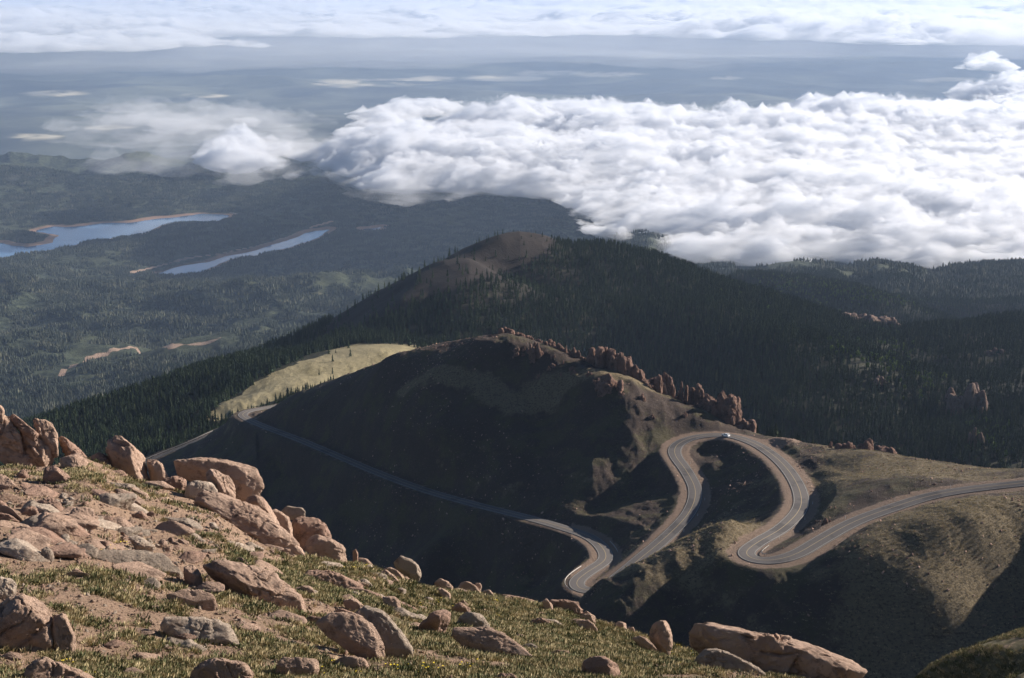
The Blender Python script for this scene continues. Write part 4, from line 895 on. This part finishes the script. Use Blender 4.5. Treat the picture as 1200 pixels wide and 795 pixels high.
# middle
H('D','boulder','big tilted slab with a dark undercut left side',[(0,195),(60,188),(150,198),(300,238),(400,258),(445,290),(520,370),(600,430),(612,452),(560,484),(480,472),(340,405),(250,385),(150,350),(40,290)],[(170,262,.35),(260,345,.4),(60,218,.3)],lean=.55,thick=.5,mat=G_PINK)
H('D','boulder','dark angular block with flat top on the slope',[(486,270),(495,240),(540,213),(640,205),(760,228),(860,278),(907,312),(900,332),(850,342),(760,330),(640,352),(500,305)],[(640,270,.35)],mat=G_RED)
H('D','boulder','small split stone in front of the dark angular block',[(490,312),(560,295),(610,300),(633,345),(600,362),(530,345)],mat=G_PINK)
H('D','boulder','pale egg shaped stone above the gritty boulder',[(755,385),(775,360),(825,355),(862,378),(882,412),(850,445),(800,440)],mat=G_PINK)
H('D','boulder','long thin rib of rock right of the dark angular block',[(748,318),(860,320),(960,360),(1005,402),(960,405),(860,372)],lean=.8,mat=G_RED)
H('D','boulder','bright flat stone at the end of the thin rib',[(965,370),(1040,368),(1072,390),(1060,440),(1010,450),(970,410)],lean=.7)
H('D','boulder','wide gritty orange boulder sloping into the grass',[(560,505),(620,480),(720,468),(830,470),(920,520),(985,640),(1000,715),(880,668),(760,622),(640,565)],lean=.75,thick=.35,mat=G_PINK)
H('D','boulder','lichen grey ridge of rock leaning on the gritty orange boulder',[(835,450),(875,420),(930,430),(1000,482),(1060,560),(1110,640),(1160,705),(1080,712),(1000,712),(950,600),(890,510)],lean=.6,thick=.4,mat=G_LICH)
H('D','boulder','square topped boulder near the bottom edge among tufts',[(395,720),(440,660),(540,680),(640,670),(657,730),(600,772),(500,790),(420,775)],[(540,700,.3)],mat=G_PINK)
H('D','boulder','flat boulder with shaded front right of the square topped one',[(700,690),(780,655),(870,670),(905,700),(906,742),(820,748),(720,725)],[(820,700,.3)],mat=G_PINK)
H('D','boulder','low dark stone at the foot of the big tilted slab',[(530,470),(580,450),(650,455),(692,490),(600,500),(530,492)],mat=G_RED)
H('D','boulder','dark wedge shaped stone left of the pale egg shaped one',[(700,440),(740,408),(800,425),(825,470),(740,474)],[(760,440,.3)],mat=G_RED)
H('D','boulder','rounded lichened boulder on the crest right of the narrow upright stone',[(1022,165),(1030,140),(1065,133),(1110,150),(1160,190),(1180,235),(1150,252),(1080,215),(1030,195)],r=43,mat=G_LICH)
H('D','boulder','curved rib of stone below the rounded lichened boulder',[(965,205),(1020,195),(1070,225),(1098,262),(1050,262),(1000,232)],r=40.5)
H('D','boulder','flaky bright slab on the slope under the curved rib',[(935,235),(990,222),(1040,268),(1092,322),(1040,312),(960,275)],lean=.8,r=39)
H('D','boulder','low smooth hump on the crest beside the narrow upright stone',[(810,175),(850,148),(900,158),(932,190),(870,208),(815,195)],r=42.5)
H('E','boulder','angular wedge stone dark on its left side at mid slope',[(252,425),(330,345),(400,320),(440,328),(436,390),(402,440),(365,478),(310,440)],[(385,350,.4),(375,440,.4)],mat=G_RED)
H('E','boulder','dark pointed stone between the wedge and the round boulder',[(435,322),(485,290),(552,330),(510,348),(450,372)],[(490,330,.4)],mat=G_RED,dr=.4)
H('E','boulder','round brown boulder sitting on the wide pale slab',[(450,400),(458,360),(520,330),(585,330),(632,368),(656,420),(652,450),(560,452),(480,442)],[(560,380,.35)],mat=G_LICH,p=30)
H('E','boulder','wide pale slab beneath the round brown boulder',[(400,472),(440,450),(560,446),(650,448),(720,480),(800,540),(850,590),(900,622),(760,608),(600,575),(440,535)],lean=.8,thick=.4,mat=G_PINK)
H('E','boulder','brown cap shaped boulder on the crest',[(462,225),(480,190),(530,176),(572,200),(590,235),(540,240),(490,237)],r=44)
H('E','boulder','small knob just right of the brown cap shaped boulder',[(560,192),(590,192),(602,215),(588,228),(570,222)],r=45)
H('E','boulder','upright rounded stone on the crest left of the long low ledge',[(598,228),(640,222),(666,260),(662,284),(620,275)],r=43)
H('E','boulder','long low ledge of dark rock along the crest',[(668,250),(760,253),(830,280),(905,290),(942,330),(900,342),(800,312),(700,285),(668,278)],r=43,mat=G_RED)
H('E','boulder','bright little upright stone on the long low ledge',[(912,290),(935,266),(972,312),(967,338),(930,332)],r=40.8,mat=G_PINK)
H('E','boulder','rough dark lump of conglomerate at the end of the ledge',[(938,278),(1050,278),(1120,293),(1142,342),(1060,372),(980,345),(942,335)],r=41.5,mat=G_RED,amp=.13)
H('E','boulder','small smooth pale stone beside the rough dark lump',[(1100,362),(1150,340),(1190,370),(1198,402),(1130,392)],r=40)
H('E','boulder','jagged dark stones in the turf below the ledge',[(840,388),(900,368),(950,390),(982,432),(900,415)],mat=G_RED,amp=.12)
H('E','boulder','flat pale slab in the turf below the rough lump',[(978,408),(1060,388),(1150,398),(1212,430),(1200,455),(1080,435)],lean=1,thick=.4,mat=G_PINK)
H('E','boulder','small grey stone right of the wide pale slab',[(798,520),(860,498),(902,520),(882,556),(830,548)],mat=G_LICH)
H('E','boulder','low flat stone alone in the lower turf',[(928,570),(990,540),(1050,545),(1063,570),(1000,582)],mat=G_RED)
H('F','boulder','dark block with a flat lit right side at the bottom edge',[(-10,305),(20,270),(60,268),(110,270),(150,290),(162,345),(157,380),(60,385),(-10,350)],[(110,290,.45),(120,360,.4)],mat=G_RED)
H('E','boulder','small rounded stone at the bottom edge left of the dark block',[(645,700),(700,655),(760,660),(805,700),(720,720)],mat=G_RED)
H('E','boulder','bright streaked stone on the crest left of the cap shaped boulder',[(345,182),(380,166),(425,185),(462,226),(400,232),(365,215)],r=42.5)
H('E','boulder','slanting flaky stone below the streaked crest stone',[(360,225),(395,232),(440,265),(445,300),(410,290),(375,255)],mat=G_PINK,lean=.8)
H('F','standing_boulder','upright square topped boulder at the end of the grassy crest',[(270,185),(285,145),(320,126),(352,126),(369,160),(373,215),(352,252),(320,242),(290,205)],[(320,170,.35),(330,230,.3)],r=36.5,mat=G_PINK)
H('F','boulder','low reddish stone left of the upright square topped boulder',[(203,197),(240,188),(282,205),(312,242),(260,228),(215,212)],r=36,mat=G_PINK)
H('F','boulder','huge whaleback slab sloping off the right end of the crest',[(370,178),(400,163),(500,163),(600,178),(680,193),(750,215),(850,219),(920,235),(980,263),(1060,290),(1130,325),(1190,375),(1100,430),(800,430),(700,380),(600,310),(480,285),(380,255)],[(420,220,.3),(800,280,.3),(1000,310,.15)],r=30.5,thick=.9,lean=.5,amp=.12)
H('F','boulder','moss darkened hump below the huge whaleback slab',[(440,312),(500,262),(560,254),(620,290),(700,322),(770,380),(500,380)],lean=.8,r=27.5,mat=G_LICH)
H('F','boulder','small stone on the crest with a lit right side',[(113,162),(150,128),(187,140),(192,172),(150,180)],r=41,mat=G_PINK)
H('F','boulder','bright stone on the crest right of the rough lump',[(-5,100),(30,88),(60,110),(67,132),(20,128)],r=41.5)
H('F','boulder','low stone between two crest stones',[(70,142),(110,130),(132,165),(90,167)],r=41.2,mat=G_RED)
H('F','boulder','pale rounded stone in the grass below the crest',[(-10,138),(40,133),(77,170),(40,178),(-10,168)],lean=.6)
H('F','boulder','tiny stone at the right end of the crest row',[(188,155),(215,153),(222,175),(190,178)],r=41)
# ------------------------------------------------------------------ loose stones
def stone_meshes(n, mats, sub=3, seed=5):
    out = []; rg = np.random.default_rng(seed)
    for i in range(n):
        P = rg.normal(size=(11, 3)); P /= np.linalg.norm(P, axis=1)[:, None]; P *= [1, rg.uniform(.55, .9), rg.uniform(.35, .65)]; P *= rg.uniform(.75, 1.1, (11, 1))
        V, Fc = rock_from_points(P * .5, sub, 26, .05, int(rg.integers(1, 9999))); out.append(np_mesh('stone', V, Fc, mats[i % len(mats)], True))
    return out
ST = stone_meshes(10, [G_PINK, G_RED, G_LICH, G_PINK, G_PALE])
sx_, sy_ = [], []
cnt = 0; sp = []
def stone_field(n, cx, cy, sx, sy, smin, smax):
    for _ in range(n):
        px, py = rng.normal(cx, sx), rng.normal(cy, sy)
        if px < 3 or px > 1190 or py > 792: continue
        rr = ground_hit(px, py)
        if rr > 50: continue
        p = pt(px, py, r=rr)
        if abs(p[2] - float(height(np.array([p[0]]), np.array([p[1]]), False)[0])) > .4: continue
        sp.append((p, rng.uniform(smin, smax) * rng.uniform(.6, 1)))
stone_field(90, 60, 600, 60, 25, .1, .4); stone_field(30, 240, 610, 30, 14, .12, .4); stone_field(70, 300, 652, 55, 14, .12, .42); stone_field(70, 90, 625, 70, 16, .15, .5); stone_field(40, 190, 645, 40, 10, .15, .45); stone_field(18, 90, 565, 60, 12, .1, .3)
stone_field(18, 470, 670, 40, 14, .1, .35); stone_field(26, 600, 735, 90, 18, .08, .3); stone_field(26, 380, 740, 110, 25, .06, .22); stone_field(14, 120, 740, 90, 25, .05, .18)
print('stones', len(sp)); sp = [sp[i] for i in rng.permutation(len(sp))[:300]]
for i, (p, s) in enumerate(sp):
    o = bpy.data.objects.new('stone', ST[i % len(ST)]); C.objects.link(o); o.location = (p[0], p[1], float(height(np.array([p[0]]), np.array([p[1]]), False)[0]) + s * .06); o.scale = (s, s, s); o.rotation_euler = (rng.uniform(-.35, .35), rng.uniform(-.35, .35), rng.uniform(0, 6.28))
    px, py = project(*p)
    if px < 230 and py < 680: lab, g = 'loose reddish stone in the stony strip below the pale outcrop', 'loose stones below the outcrop'
    elif px < 430 and py < 690: lab, g = 'loose stone in the rubble under the great sloping sheet', 'rubble stones under the great sheet'
    else: lab, g = 'loose stone lying in the turf of the lower slope', 'loose stones in the turf'
    tag(o, lab, 'stone', g)
# half buried boulders between the big ones
BM = stone_meshes(14, [G_PINK, G_RED, G_PINK, G_LICH, G_PALE], 5, 77)
def buried(n, cx, cy, sx, sy, s0, s1, lab, grp):
    for i in range(n):
        px, py = rng.normal(cx, sx), rng.normal(cy, sy)
        if px < 3 or px > 1150 or py > 793: continue
        rr = ground_hit(px, py); p = pt(px, py, r=rr); g0 = float(height(np.array([p[0]]), np.array([p[1]]), False)[0])
        if abs(p[2] - g0) > .5: continue
        s = rng.uniform(s0, s1); o = bpy.data.objects.new('boulder', BM[int(rng.integers(0, len(BM)))]); C.objects.link(o); o.location = (p[0], p[1], g0 + s * .03); o.scale = (s * rng.uniform(.9, 1.5), s, s * rng.uniform(.7, 1.1)); o.rotation_euler = (rng.uniform(-.2, .2), rng.uniform(-.1, .35), rng.uniform(-.5, .9)); tag(o, lab, 'boulder', grp)
buried(60, 90, 610, 80, 30, .45, 1.3, 'reddish rock half buried in the stony ground below the pale outcrop', 'half buried rocks below the outcrop')
buried(26, 270, 660, 70, 18, .4, 1.1, 'rock half buried in rubble between the great sheet and the big tilted slab', 'half buried rocks in the rubble')
buried(34, 420, 700, 80, 24, .3, .9, 'rock half buried in turf on the middle of the near slope', 'half buried rocks in the turf')
buried(26, 620, 735, 100, 18, .25, .7, 'small rock half buried in turf near the crest of the lower slope', 'half buried rocks near the crest')
buried(22, 200, 750, 130, 30, .2, .55, 'small rock half buried in turf near the bottom edge', 'half buried rocks near the bottom edge')
# gravel on the near slope
gx, gy = [], []
a = rng.uniform(-.37, .37, 60000); r = np.exp(rng.uniform(math.log(14), math.log(55), 60000)); gx, gy = r * np.sin(a), r * np.cos(a); g = fg_grass(gx, gy) + .8 * fbm2(gx, gy, .9, 3, .6, 77)
k = rng.random(len(gx)) < np.where(g < .35, .85, .12); gx, gy, r = gx[k], gy[k], r[k]; gz = height(gx, gy, False)
GST = stone_meshes(5, [G_PINK, G_RED, G_LICH], 1, 9)
scatter('gravel', np.c_[gx, gy, gz], rng.uniform(.025, .12, len(gx)) * (r / 26) ** .4 * rng.choice([.7, 1, 1, 2.0], len(gx)), rng.uniform(0, 6, (len(gx), 3)), GST, 'reddish gravel and chips between the turf', 'gravel')
# scree and stones on the middle ridge
x, y = forest_points(110000, 420, 1120, -.38, .38); z, dr, lk = height(x, y); cl = fbm2(x, y, 60, 4, .6, 111)
k = (dr > HW + 3) & (rng.random(len(x)) < np.clip(.25 + 2.2 * cl, .03, 1)) & visible(x, y, z + 1, .001)
s = .4 + 2.0 * rng.random(k.sum()) ** 4
scatter('scree', np.c_[x, y, z][k], s, rng.uniform(0, 6, (k.sum(), 3)), stone_meshes(5, [G_CRAG, G_RED], 2, 19), 'scattered stones on the slopes of the middle ridge', 'scree')
# ------------------------------------------------------------------ crags along the ridge
def crest_py(px): return float(np.interp(px, [560, 600, 645, 700, 740, 780, 820, 860, 900, 950, 1010, 1060, 1130], [394, 391, 405, 430, 442, 463, 478, 499, 511, 520, 527, 535, 545]))
def crag(label, cx, top, base, w, r, n=5, spire=.5, name='rock_crag', mat=None, sub=4, group=None, flat=False):
    """a group of jointed granite columns fused into one mass"""
    r = r if r > 1100 else (crest_r(cx, 0) + 2 if base < crest_py(cx) + 14 else ground_hit(cx, base, 480, 1000))
    m_ = r / F; bg = 1.25 if (r < 1100 and 690 < cx < 862) else 1; H_ = (base - top) * m_ * bg; W_ = w * m_ * (bg ** 1.5); p0 = pt(cx, base, r=r); Vs = []; Fs = []; nv = 0; rg = np.random.default_rng(int(cx * 7 + top))
    n = n + 3 if r < 1100 else n
    for i in range(n):
        ox = rg.uniform(-.5, .5) * W_ * 1.1; oy = rg.uniform(-.4, .4) * W_ * .8; hk = H_ * (1 if i == 0 else (rg.uniform(spire, .92) if i < n - 3 else rg.uniform(.15, .45))) ; 
        if i == 0: ox *= .3
        wk = W_ * rg.uniform(.26, .55) * (1.5 if n < 3 else 1); x0, y0 = p0[0] + ox, p0[1] + oy; zb = float(height(np.array([x0]), np.array([y0]), False)[0]); zt = p0[2] + hk
        if zt < zb + .5: zt = zb + rg.uniform(.8, 2)
        P = []
        for f, zz in ((1.25, zb - 2), (1.1, zb + .35 * (zt - zb)), (.95, zb + .75 * (zt - zb)), (.55 if not flat else .85, zt)):
            for q in range(6): a_ = 1.047 * q + rg.uniform(-.3, .3); P.append((x0 + wk * .5 * f * math.cos(a_) * rg.uniform(.7, 1.25), y0 + wk * .5 * f * math.sin(a_) * rg.uniform(.7, 1.25), zz + rg.uniform(-.06, .03) * (zt - zb)))
        V, Fc = rock_from_points(P, sub, 80, .24, int(rg.integers(1, 9999)), .03); Vs.append(V); Fs.append(Fc + nv); nv += len(V)
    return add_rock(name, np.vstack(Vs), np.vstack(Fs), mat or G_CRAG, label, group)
crag('rounded pair of rocks at the summit of the near ridge', 590, 382, 394, 18, 841, 4, .7)
crag('broken pale rocks just right of the ridge summit', 613, 391, 402, 16, 836, 6, .5)
crag('small upright pinnacle right of the broken pale rocks', 623, 392, 404, 5, 834, 2)
crag('broad dark crag hanging below the ridge line', 629, 398, 418, 14, 826, 6, .6)
crag('knobbly dark rocks between the broad crag and the lit cone', 644, 396, 408, 10, 822, 5, .5)
crag('lit cone of rock with rubble at its foot', 650, 403, 415, 9, 815, 3, .4)
crag('single pointed pinnacle alone on the ridge line', 664, 403, 415, 6, 812, 2, .5)
crag('tall paired pinnacle above the lit grass streak', 678, 408, 423, 9, 806, 3, .7)
crag('stubby orange rock at the top of the lit grass streak', 685, 419, 429, 6, 800, 2, .6)
crag('twin square towers left of the great broken crag', 707, 408, 432, 18, 800, 6, .8, flat=True)
crag('great broken crag with fluted sides in the middle of the ridge', 729, 414, 440, 17, 795, 8, .6)
crag('wide dark crag between the lit cone and the single pinnacle', 657, 401, 420, 13, 810, 7, .6)
crag('pair of dark teeth between the single pinnacle and the paired pinnacle', 671, 405, 421, 9, 810, 4, .7)
crag('squat dark crag left of the twin square towers', 695, 414, 436, 13, 800, 6, .6)
crag('ragged shoulder of rock right of the great broken crag', 744, 430, 450, 14, 790, 7, .45)
crag('low broken ridge of rock between rubble and sharp topped crag', 765, 444, 460, 16, 790, 8, .4)
crag('dark buttress left of the massive crag above the road', 834, 468, 496, 16, 765, 8, .6)
crag('jumble of dark blocks below the twin towers', 716, 440, 456, 20, 783, 9, .35)
crag('sharp topped crag standing alone past the rubble slope', 781, 438, 458, 15, 792, 5, .5)
crag('rounded thumb of rock right of the sharp topped crag', 799, 447, 462, 8, 786, 2, .6)
crag('tall fluted column with a lit right edge', 816, 452, 480, 13, 778, 4, .75, flat=True)
crag('low broken rocks right of the tall fluted column', 826, 462, 476, 12, 776, 5, .4)
crag('massive crag standing directly above the bend of the road', 849, 464, 503, 24, 758, 10, .7, flat=True, sub=5)
crag('rubble heap spilling from the massive crag to the road', 870, 490, 505, 22, 742, 14, .25, sub=3)
crag('bright orange rock at the left of the saddle crest', 973, 516, 529, 7, 676, 2, .6)
crag('dark rounded hump of rock on the saddle crest', 1012, 514, 530, 22, 668, 6, .6)
crag('small pale rocks between the orange rock and the dark hump', 992, 517, 526, 18, 680, 6, .4, sub=3)
crag('scattered dark blocks right of the dark hump', 1040, 522, 531, 26, 652, 8, .4, sub=3)
crag('dark rock standing beside the road with a long shadow', 968, 606, 614, 10, 555, 3, .6)
# dark rock rims beneath the crest, smaller blocks
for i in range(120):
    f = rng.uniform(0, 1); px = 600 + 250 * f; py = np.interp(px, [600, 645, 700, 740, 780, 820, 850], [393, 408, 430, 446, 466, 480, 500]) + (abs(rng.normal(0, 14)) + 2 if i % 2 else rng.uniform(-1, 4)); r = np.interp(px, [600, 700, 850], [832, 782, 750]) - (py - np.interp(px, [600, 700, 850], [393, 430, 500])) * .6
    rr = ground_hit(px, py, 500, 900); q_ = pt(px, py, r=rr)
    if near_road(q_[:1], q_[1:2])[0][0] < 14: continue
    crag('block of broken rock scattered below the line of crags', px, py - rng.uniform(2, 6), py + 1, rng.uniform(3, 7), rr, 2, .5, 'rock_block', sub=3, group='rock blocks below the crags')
# roadside kerb stones
for px, py, side in [(924,552,-1),(927,556,-1),(930,560,-1),(933,565,-1),(936,570,-1),(939,575,-1),(941,580,-1),(905,530,-1),(912,537,-1),(918,544,-1),(806,552,-1),(810,557,-1),(815,562,-1),(877,650,0),(885,664,0)]:
    q = road_idx(px, py); s_ = -1 if side else 1; p = RS[q] + np.r_[RSN[q] * s_ * (HW + 2.4), .2]; s = rng.uniform(.9, 1.9)
    o = bpy.data.objects.new('roadside_rock', ST[rng.integers(0, 10)]); C.objects.link(o); o.location = p; o.scale = (s, s, s * .9); o.rotation_euler = (0, 0, rng.uniform(0, 6))
    tag(o, 'pale rock set along the edge of the asphalt on a bend', 'rock', 'rocks lining the road edge')
# cliffs in the forest
for lab, cx, top, base, w, r in [('curved granite cliff showing between the trees of the far slope', 1130, 446, 482, 36, 1560), ('small pale ledge in the dark forest', 1030, 440, 450, 16, 1480), ('steep bare rock face beside the green aspens', 1143, 498, 528, 16, 1330), ('thin pale outcrop high on the wooded ridge', 1165, 408, 415, 16, 1800), ('low pale rocks on the crest of the wooded shoulder', 1020, 369, 376, 50, 1835), ]:
    crag(lab, cx, top, base, w, ground_hit(cx, base, 1100, 2600), 9, .5, 'rock_outcrop', sub=4, mat=G_DARK)
# ------------------------------------------------------------------ turf
def blade_tuft(seed, n, h, spread, w):
    rg = random.Random(seed); V = []; Fc = []
    for i in range(n):
        a = rg.uniform(0, 6.28); q = spread * math.sqrt(rg.random()); x, y = q * math.cos(a), q * math.sin(a); l = h * rg.uniform(.5, 1.1); t = rg.uniform(.15, .9); d = rg.uniform(0, 6.28); ww = w * rg.uniform(.7, 1.3)
        ex, ey = x + math.cos(a) * l * t, y + math.sin(a) * l * t; b = len(V)
        V += [(x - ww * math.sin(d), y + ww * math.cos(d), -.01), (x + ww * math.sin(d), y - ww * math.cos(d), -.01), ((x + ex) / 2 + ww * .8 * math.sin(d), (y + ey) / 2 - ww * .8 * math.cos(d), l * .62), (ex, ey, l)]
        Fc.append((b, b + 1, b + 2)); Fc.append((b, b + 2, b + 3))
    return np.array(V), np.array(Fc)
def turf_mat(name, *cols):
    m = NT(name); oi = m.n('ShaderNodeObjectInfo'); m.col(m.ramp(oi.outputs['Random'], *[(i / (len(cols) - 1), c) for i, c in enumerate(cols)])); m.bsdf.inputs['Roughness'].default_value = .8; return m.m
T_DRY = turf_mat('dry_turf', (.25, .21, .115), (.41, .34, .20), (.56, .47, .30)); T_GRN = turf_mat('green_turf', (.14, .14, .065), (.22, .21, .10), (.33, .30, .155)); T_CUSH = turf_mat('cushion_plant', (.07, .085, .04), (.12, .125, .06))
TUFTS = [np_mesh('tuft', *blade_tuft(1, 34, .05, .12, .006), T_DRY, False), np_mesh('tuft', *blade_tuft(2, 36, .042, .13, .007), T_GRN, False), np_mesh('tuft', *blade_tuft(3, 30, .07, .10, .005), T_DRY, False), np_mesh('tuft', *blade_tuft(4, 44, .05, .15, .010), T_CUSH, False)]
N = 150000
a = rng.uniform(-.38, .38, N); r = np.exp(rng.uniform(math.log(13.5), math.log(60), N)); x, y = r * np.sin(a), r * np.cos(a); g = fg_grass(x, y) + 1.2 * fbm2(x, y, .8, 4, .65, 77)
k = rng.random(N) < sstep(.25, .55, g) * .95 + .015; x, y, r = x[k], y[k], r[k]; z = height(x, y, False)
scatter('grass', np.c_[x, y, z], rng.uniform(.55, 1.35, len(x)) * (r / 24) ** .45, rng.uniform(0, 6.28, len(x)), TUFTS, 'short olive alpine turf with dry tufts on the near slope', 'grass')
# tussocks of the fold at the lower right and of the sunny mid slopes
a = rng.uniform(.1, .38, 60000); r = rng.uniform(58, 172, 60000); x, y = r * np.sin(a), r * np.cos(a); z = height(x, y, False); k = fbm2(x, y, 4, 3, .5, 7) > -.3
scatter('grass', np.c_[x, y, z][k], rng.uniform(1.3, 3, k.sum()), rng.uniform(0, 6.28, k.sum()), TUFTS, 'olive turf on the nearby fold at the lower right', 'grass')
x, y = forest_points(80000, 430, 760, .0, .38); z, dr, lk = height(x, y); m_ = ex_mid(x, y, z, dr, lk); k = (rng.random(len(x)) < np.clip(m_['grass'] - .3, 0, .8)) & (dr > HW + 4) & visible(x, y, z + .6, .001)
scatter('tundra_tussocks', np.c_[x, y, z][k], rng.uniform(3, 7, k.sum())[:, None] * np.array([1, 1, .8]), rng.uniform(0, 6.28, k.sum()), [TUFTS[0], TUFTS[2]], 'low tussocks and shrubs on the sunny slopes by the road', 'tussocks')
# yellow flowers
m = NT('yellow_petals'); m.col((.75, .58, .06)); M_FL = m.m
bm = bmesh.new()
for i in range(7):
    c = Vector((random.uniform(-.12, .12), random.uniform(-.12, .12), random.uniform(.03, .06))); vs = [bm.verts.new(c + Vector((.014 * math.cos(t), .014 * math.sin(t), random.uniform(-.004, .004)))) for t in (0, 1.26, 2.5, 3.77, 5.0)]; bm.faces.new(vs)
FLM = bpy.data.meshes.new('flower'); bm.to_mesh(FLM); bm.free(); FLM.materials.append(M_FL)
fp = []
for cx, cy, sx, sy, n in [(410, 666, 14, 3, 26), (505, 708, 12, 3, 20), (555, 725, 25, 10, 22), (130, 640, 8, 3, 14), (800, 770, 14, 5, 40), (500, 785, 40, 8, 18), (390, 790, 30, 6, 14), (110, 790, 30, 6, 10)]:
    for _ in range(n // 3):
        px, py = rng.normal(cx, sx), rng.normal(cy, sy); rr = ground_hit(px, py); p = pt(px, py, r=rr); fp.append((p[0], p[1], float(height(np.array([p[0]]), np.array([p[1]]), False)[0])))
scatter('flower_patches', np.array(fp), rng.uniform(.8, 1.4, len(fp)), rng.uniform(0, 6, len(fp)), [FLM], 'tiny yellow alpine flowers among the turf', 'flowers')

# dam at the outlet of the larger reservoir
a_, b_ = pt(268, 249, z=-1346), pt(292, 254, z=-1346); d = (b_ - a_); L = np.linalg.norm(d); d /= L; n = np.array([-d[1], d[0], 0]); V = []
for f in (0, 1):
    c = a_ + d * L * f
    for o, z in ((-30, -22), (-5, 2), (5, 2), (30, -22)): V.append(c + n * o + [0, 0, z])
Fd = [(0, 1, 5, 4), (1, 2, 6, 5), (2, 3, 7, 6), (3, 0, 4, 7), (0, 3, 2, 1), (4, 5, 6, 7)]
tag(link('dam', np_mesh('dam', np.array(V), np.array(Fd), simple('concrete', (.30, .27, .24), .9, 0, .1, .2, .05), False)), 'long pale dam closing the right end of the larger reservoir', 'dam')
# ------------------------------------------------------------------ camera, light, air
cam = bpy.data.cameras.new('camera'); cam.sensor_width = 36; cam.lens = F / 1200 * 36; cam.clip_start = .3; cam.clip_end = 900000
co = bpy.data.objects.new('camera', cam); C.objects.link(co); co.rotation_euler = (R_(90) - PITCH, 0, 0); bpy.context.scene.camera = co
SUN_AZ, SUN_EL = R_(63), R_(21)     # azimuth measured from the view direction towards the right
sd = Vector((math.sin(SUN_AZ) * math.cos(SUN_EL), math.cos(SUN_AZ) * math.cos(SUN_EL), math.sin(SUN_EL)))
sun = bpy.data.lights.new('sun', 'SUN'); sun.energy = 5; sun.angle = R_(.53); sun.color = (1, .88, .75)
so = bpy.data.objects.new('sun', sun); C.objects.link(so); so.rotation_euler = sd.to_track_quat('Z', 'Y').to_euler()
w = bpy.data.worlds.new('World'); bpy.context.scene.world = w; w.use_nodes = True; nt = w.node_tree; nt.nodes.clear()
sk = nt.nodes.new('ShaderNodeTexSky'); sk.sky_type = 'NISHITA'; sk.sun_disc = False; sk.sun_elevation = SUN_EL; sk.sun_rotation = SUN_AZ
sk.altitude = 4000; sk.air_density = 1; sk.dust_density = .6; sk.ozone_density = 1
bg = nt.nodes.new('ShaderNodeBackground'); bg.inputs[1].default_value = SKY; wo = nt.nodes.new('ShaderNodeOutputWorld')
nt.links.new(sk.outputs[0], bg.inputs[0]); nt.links.new(bg.outputs[0], wo.inputs[0])
if HAZE > 0:
    m = bpy.data.materials.new('haze_air'); m.use_nodes = True; t = m.node_tree; t.nodes.clear()
    pv = t.nodes.new('ShaderNodeVolumePrincipled'); mo = t.nodes.new('ShaderNodeOutputMaterial')
    pv.inputs['Color'].default_value = HAZE_COL; pv.inputs['Density'].default_value = HAZE; pv.inputs['Anisotropy'].default_value = HAZE_G
    t.links.new(pv.outputs[0], mo.inputs['Volume'])
    bm = bmesh.new(); bmesh.ops.create_cube(bm, size=1)
    for v in bm.verts: v.co = (v.co.x * 850000, v.co.y * 850000, (-2200 if v.co.z < 0 else 45))
    me = bpy.data.meshes.new('haze'); bm.to_mesh(me); bm.free(); me.materials.append(m)
    tag(link('haze', me), 'thin blue morning haze over the valley', 'haze', kind='stuff')
sc = bpy.context.scene
sc.view_settings.view_transform = 'Standard'; sc.view_settings.look = 'None'; sc.view_settings.gamma = 1; sc.view_settings.exposure = EXPO
sc.cycles.max_bounces = 6; sc.cycles.diffuse_bounces = 3; sc.cycles.transparent_max_bounces = 12; sc.cycles.volume_bounces = VB
sc.cycles.volume_step_rate = 1
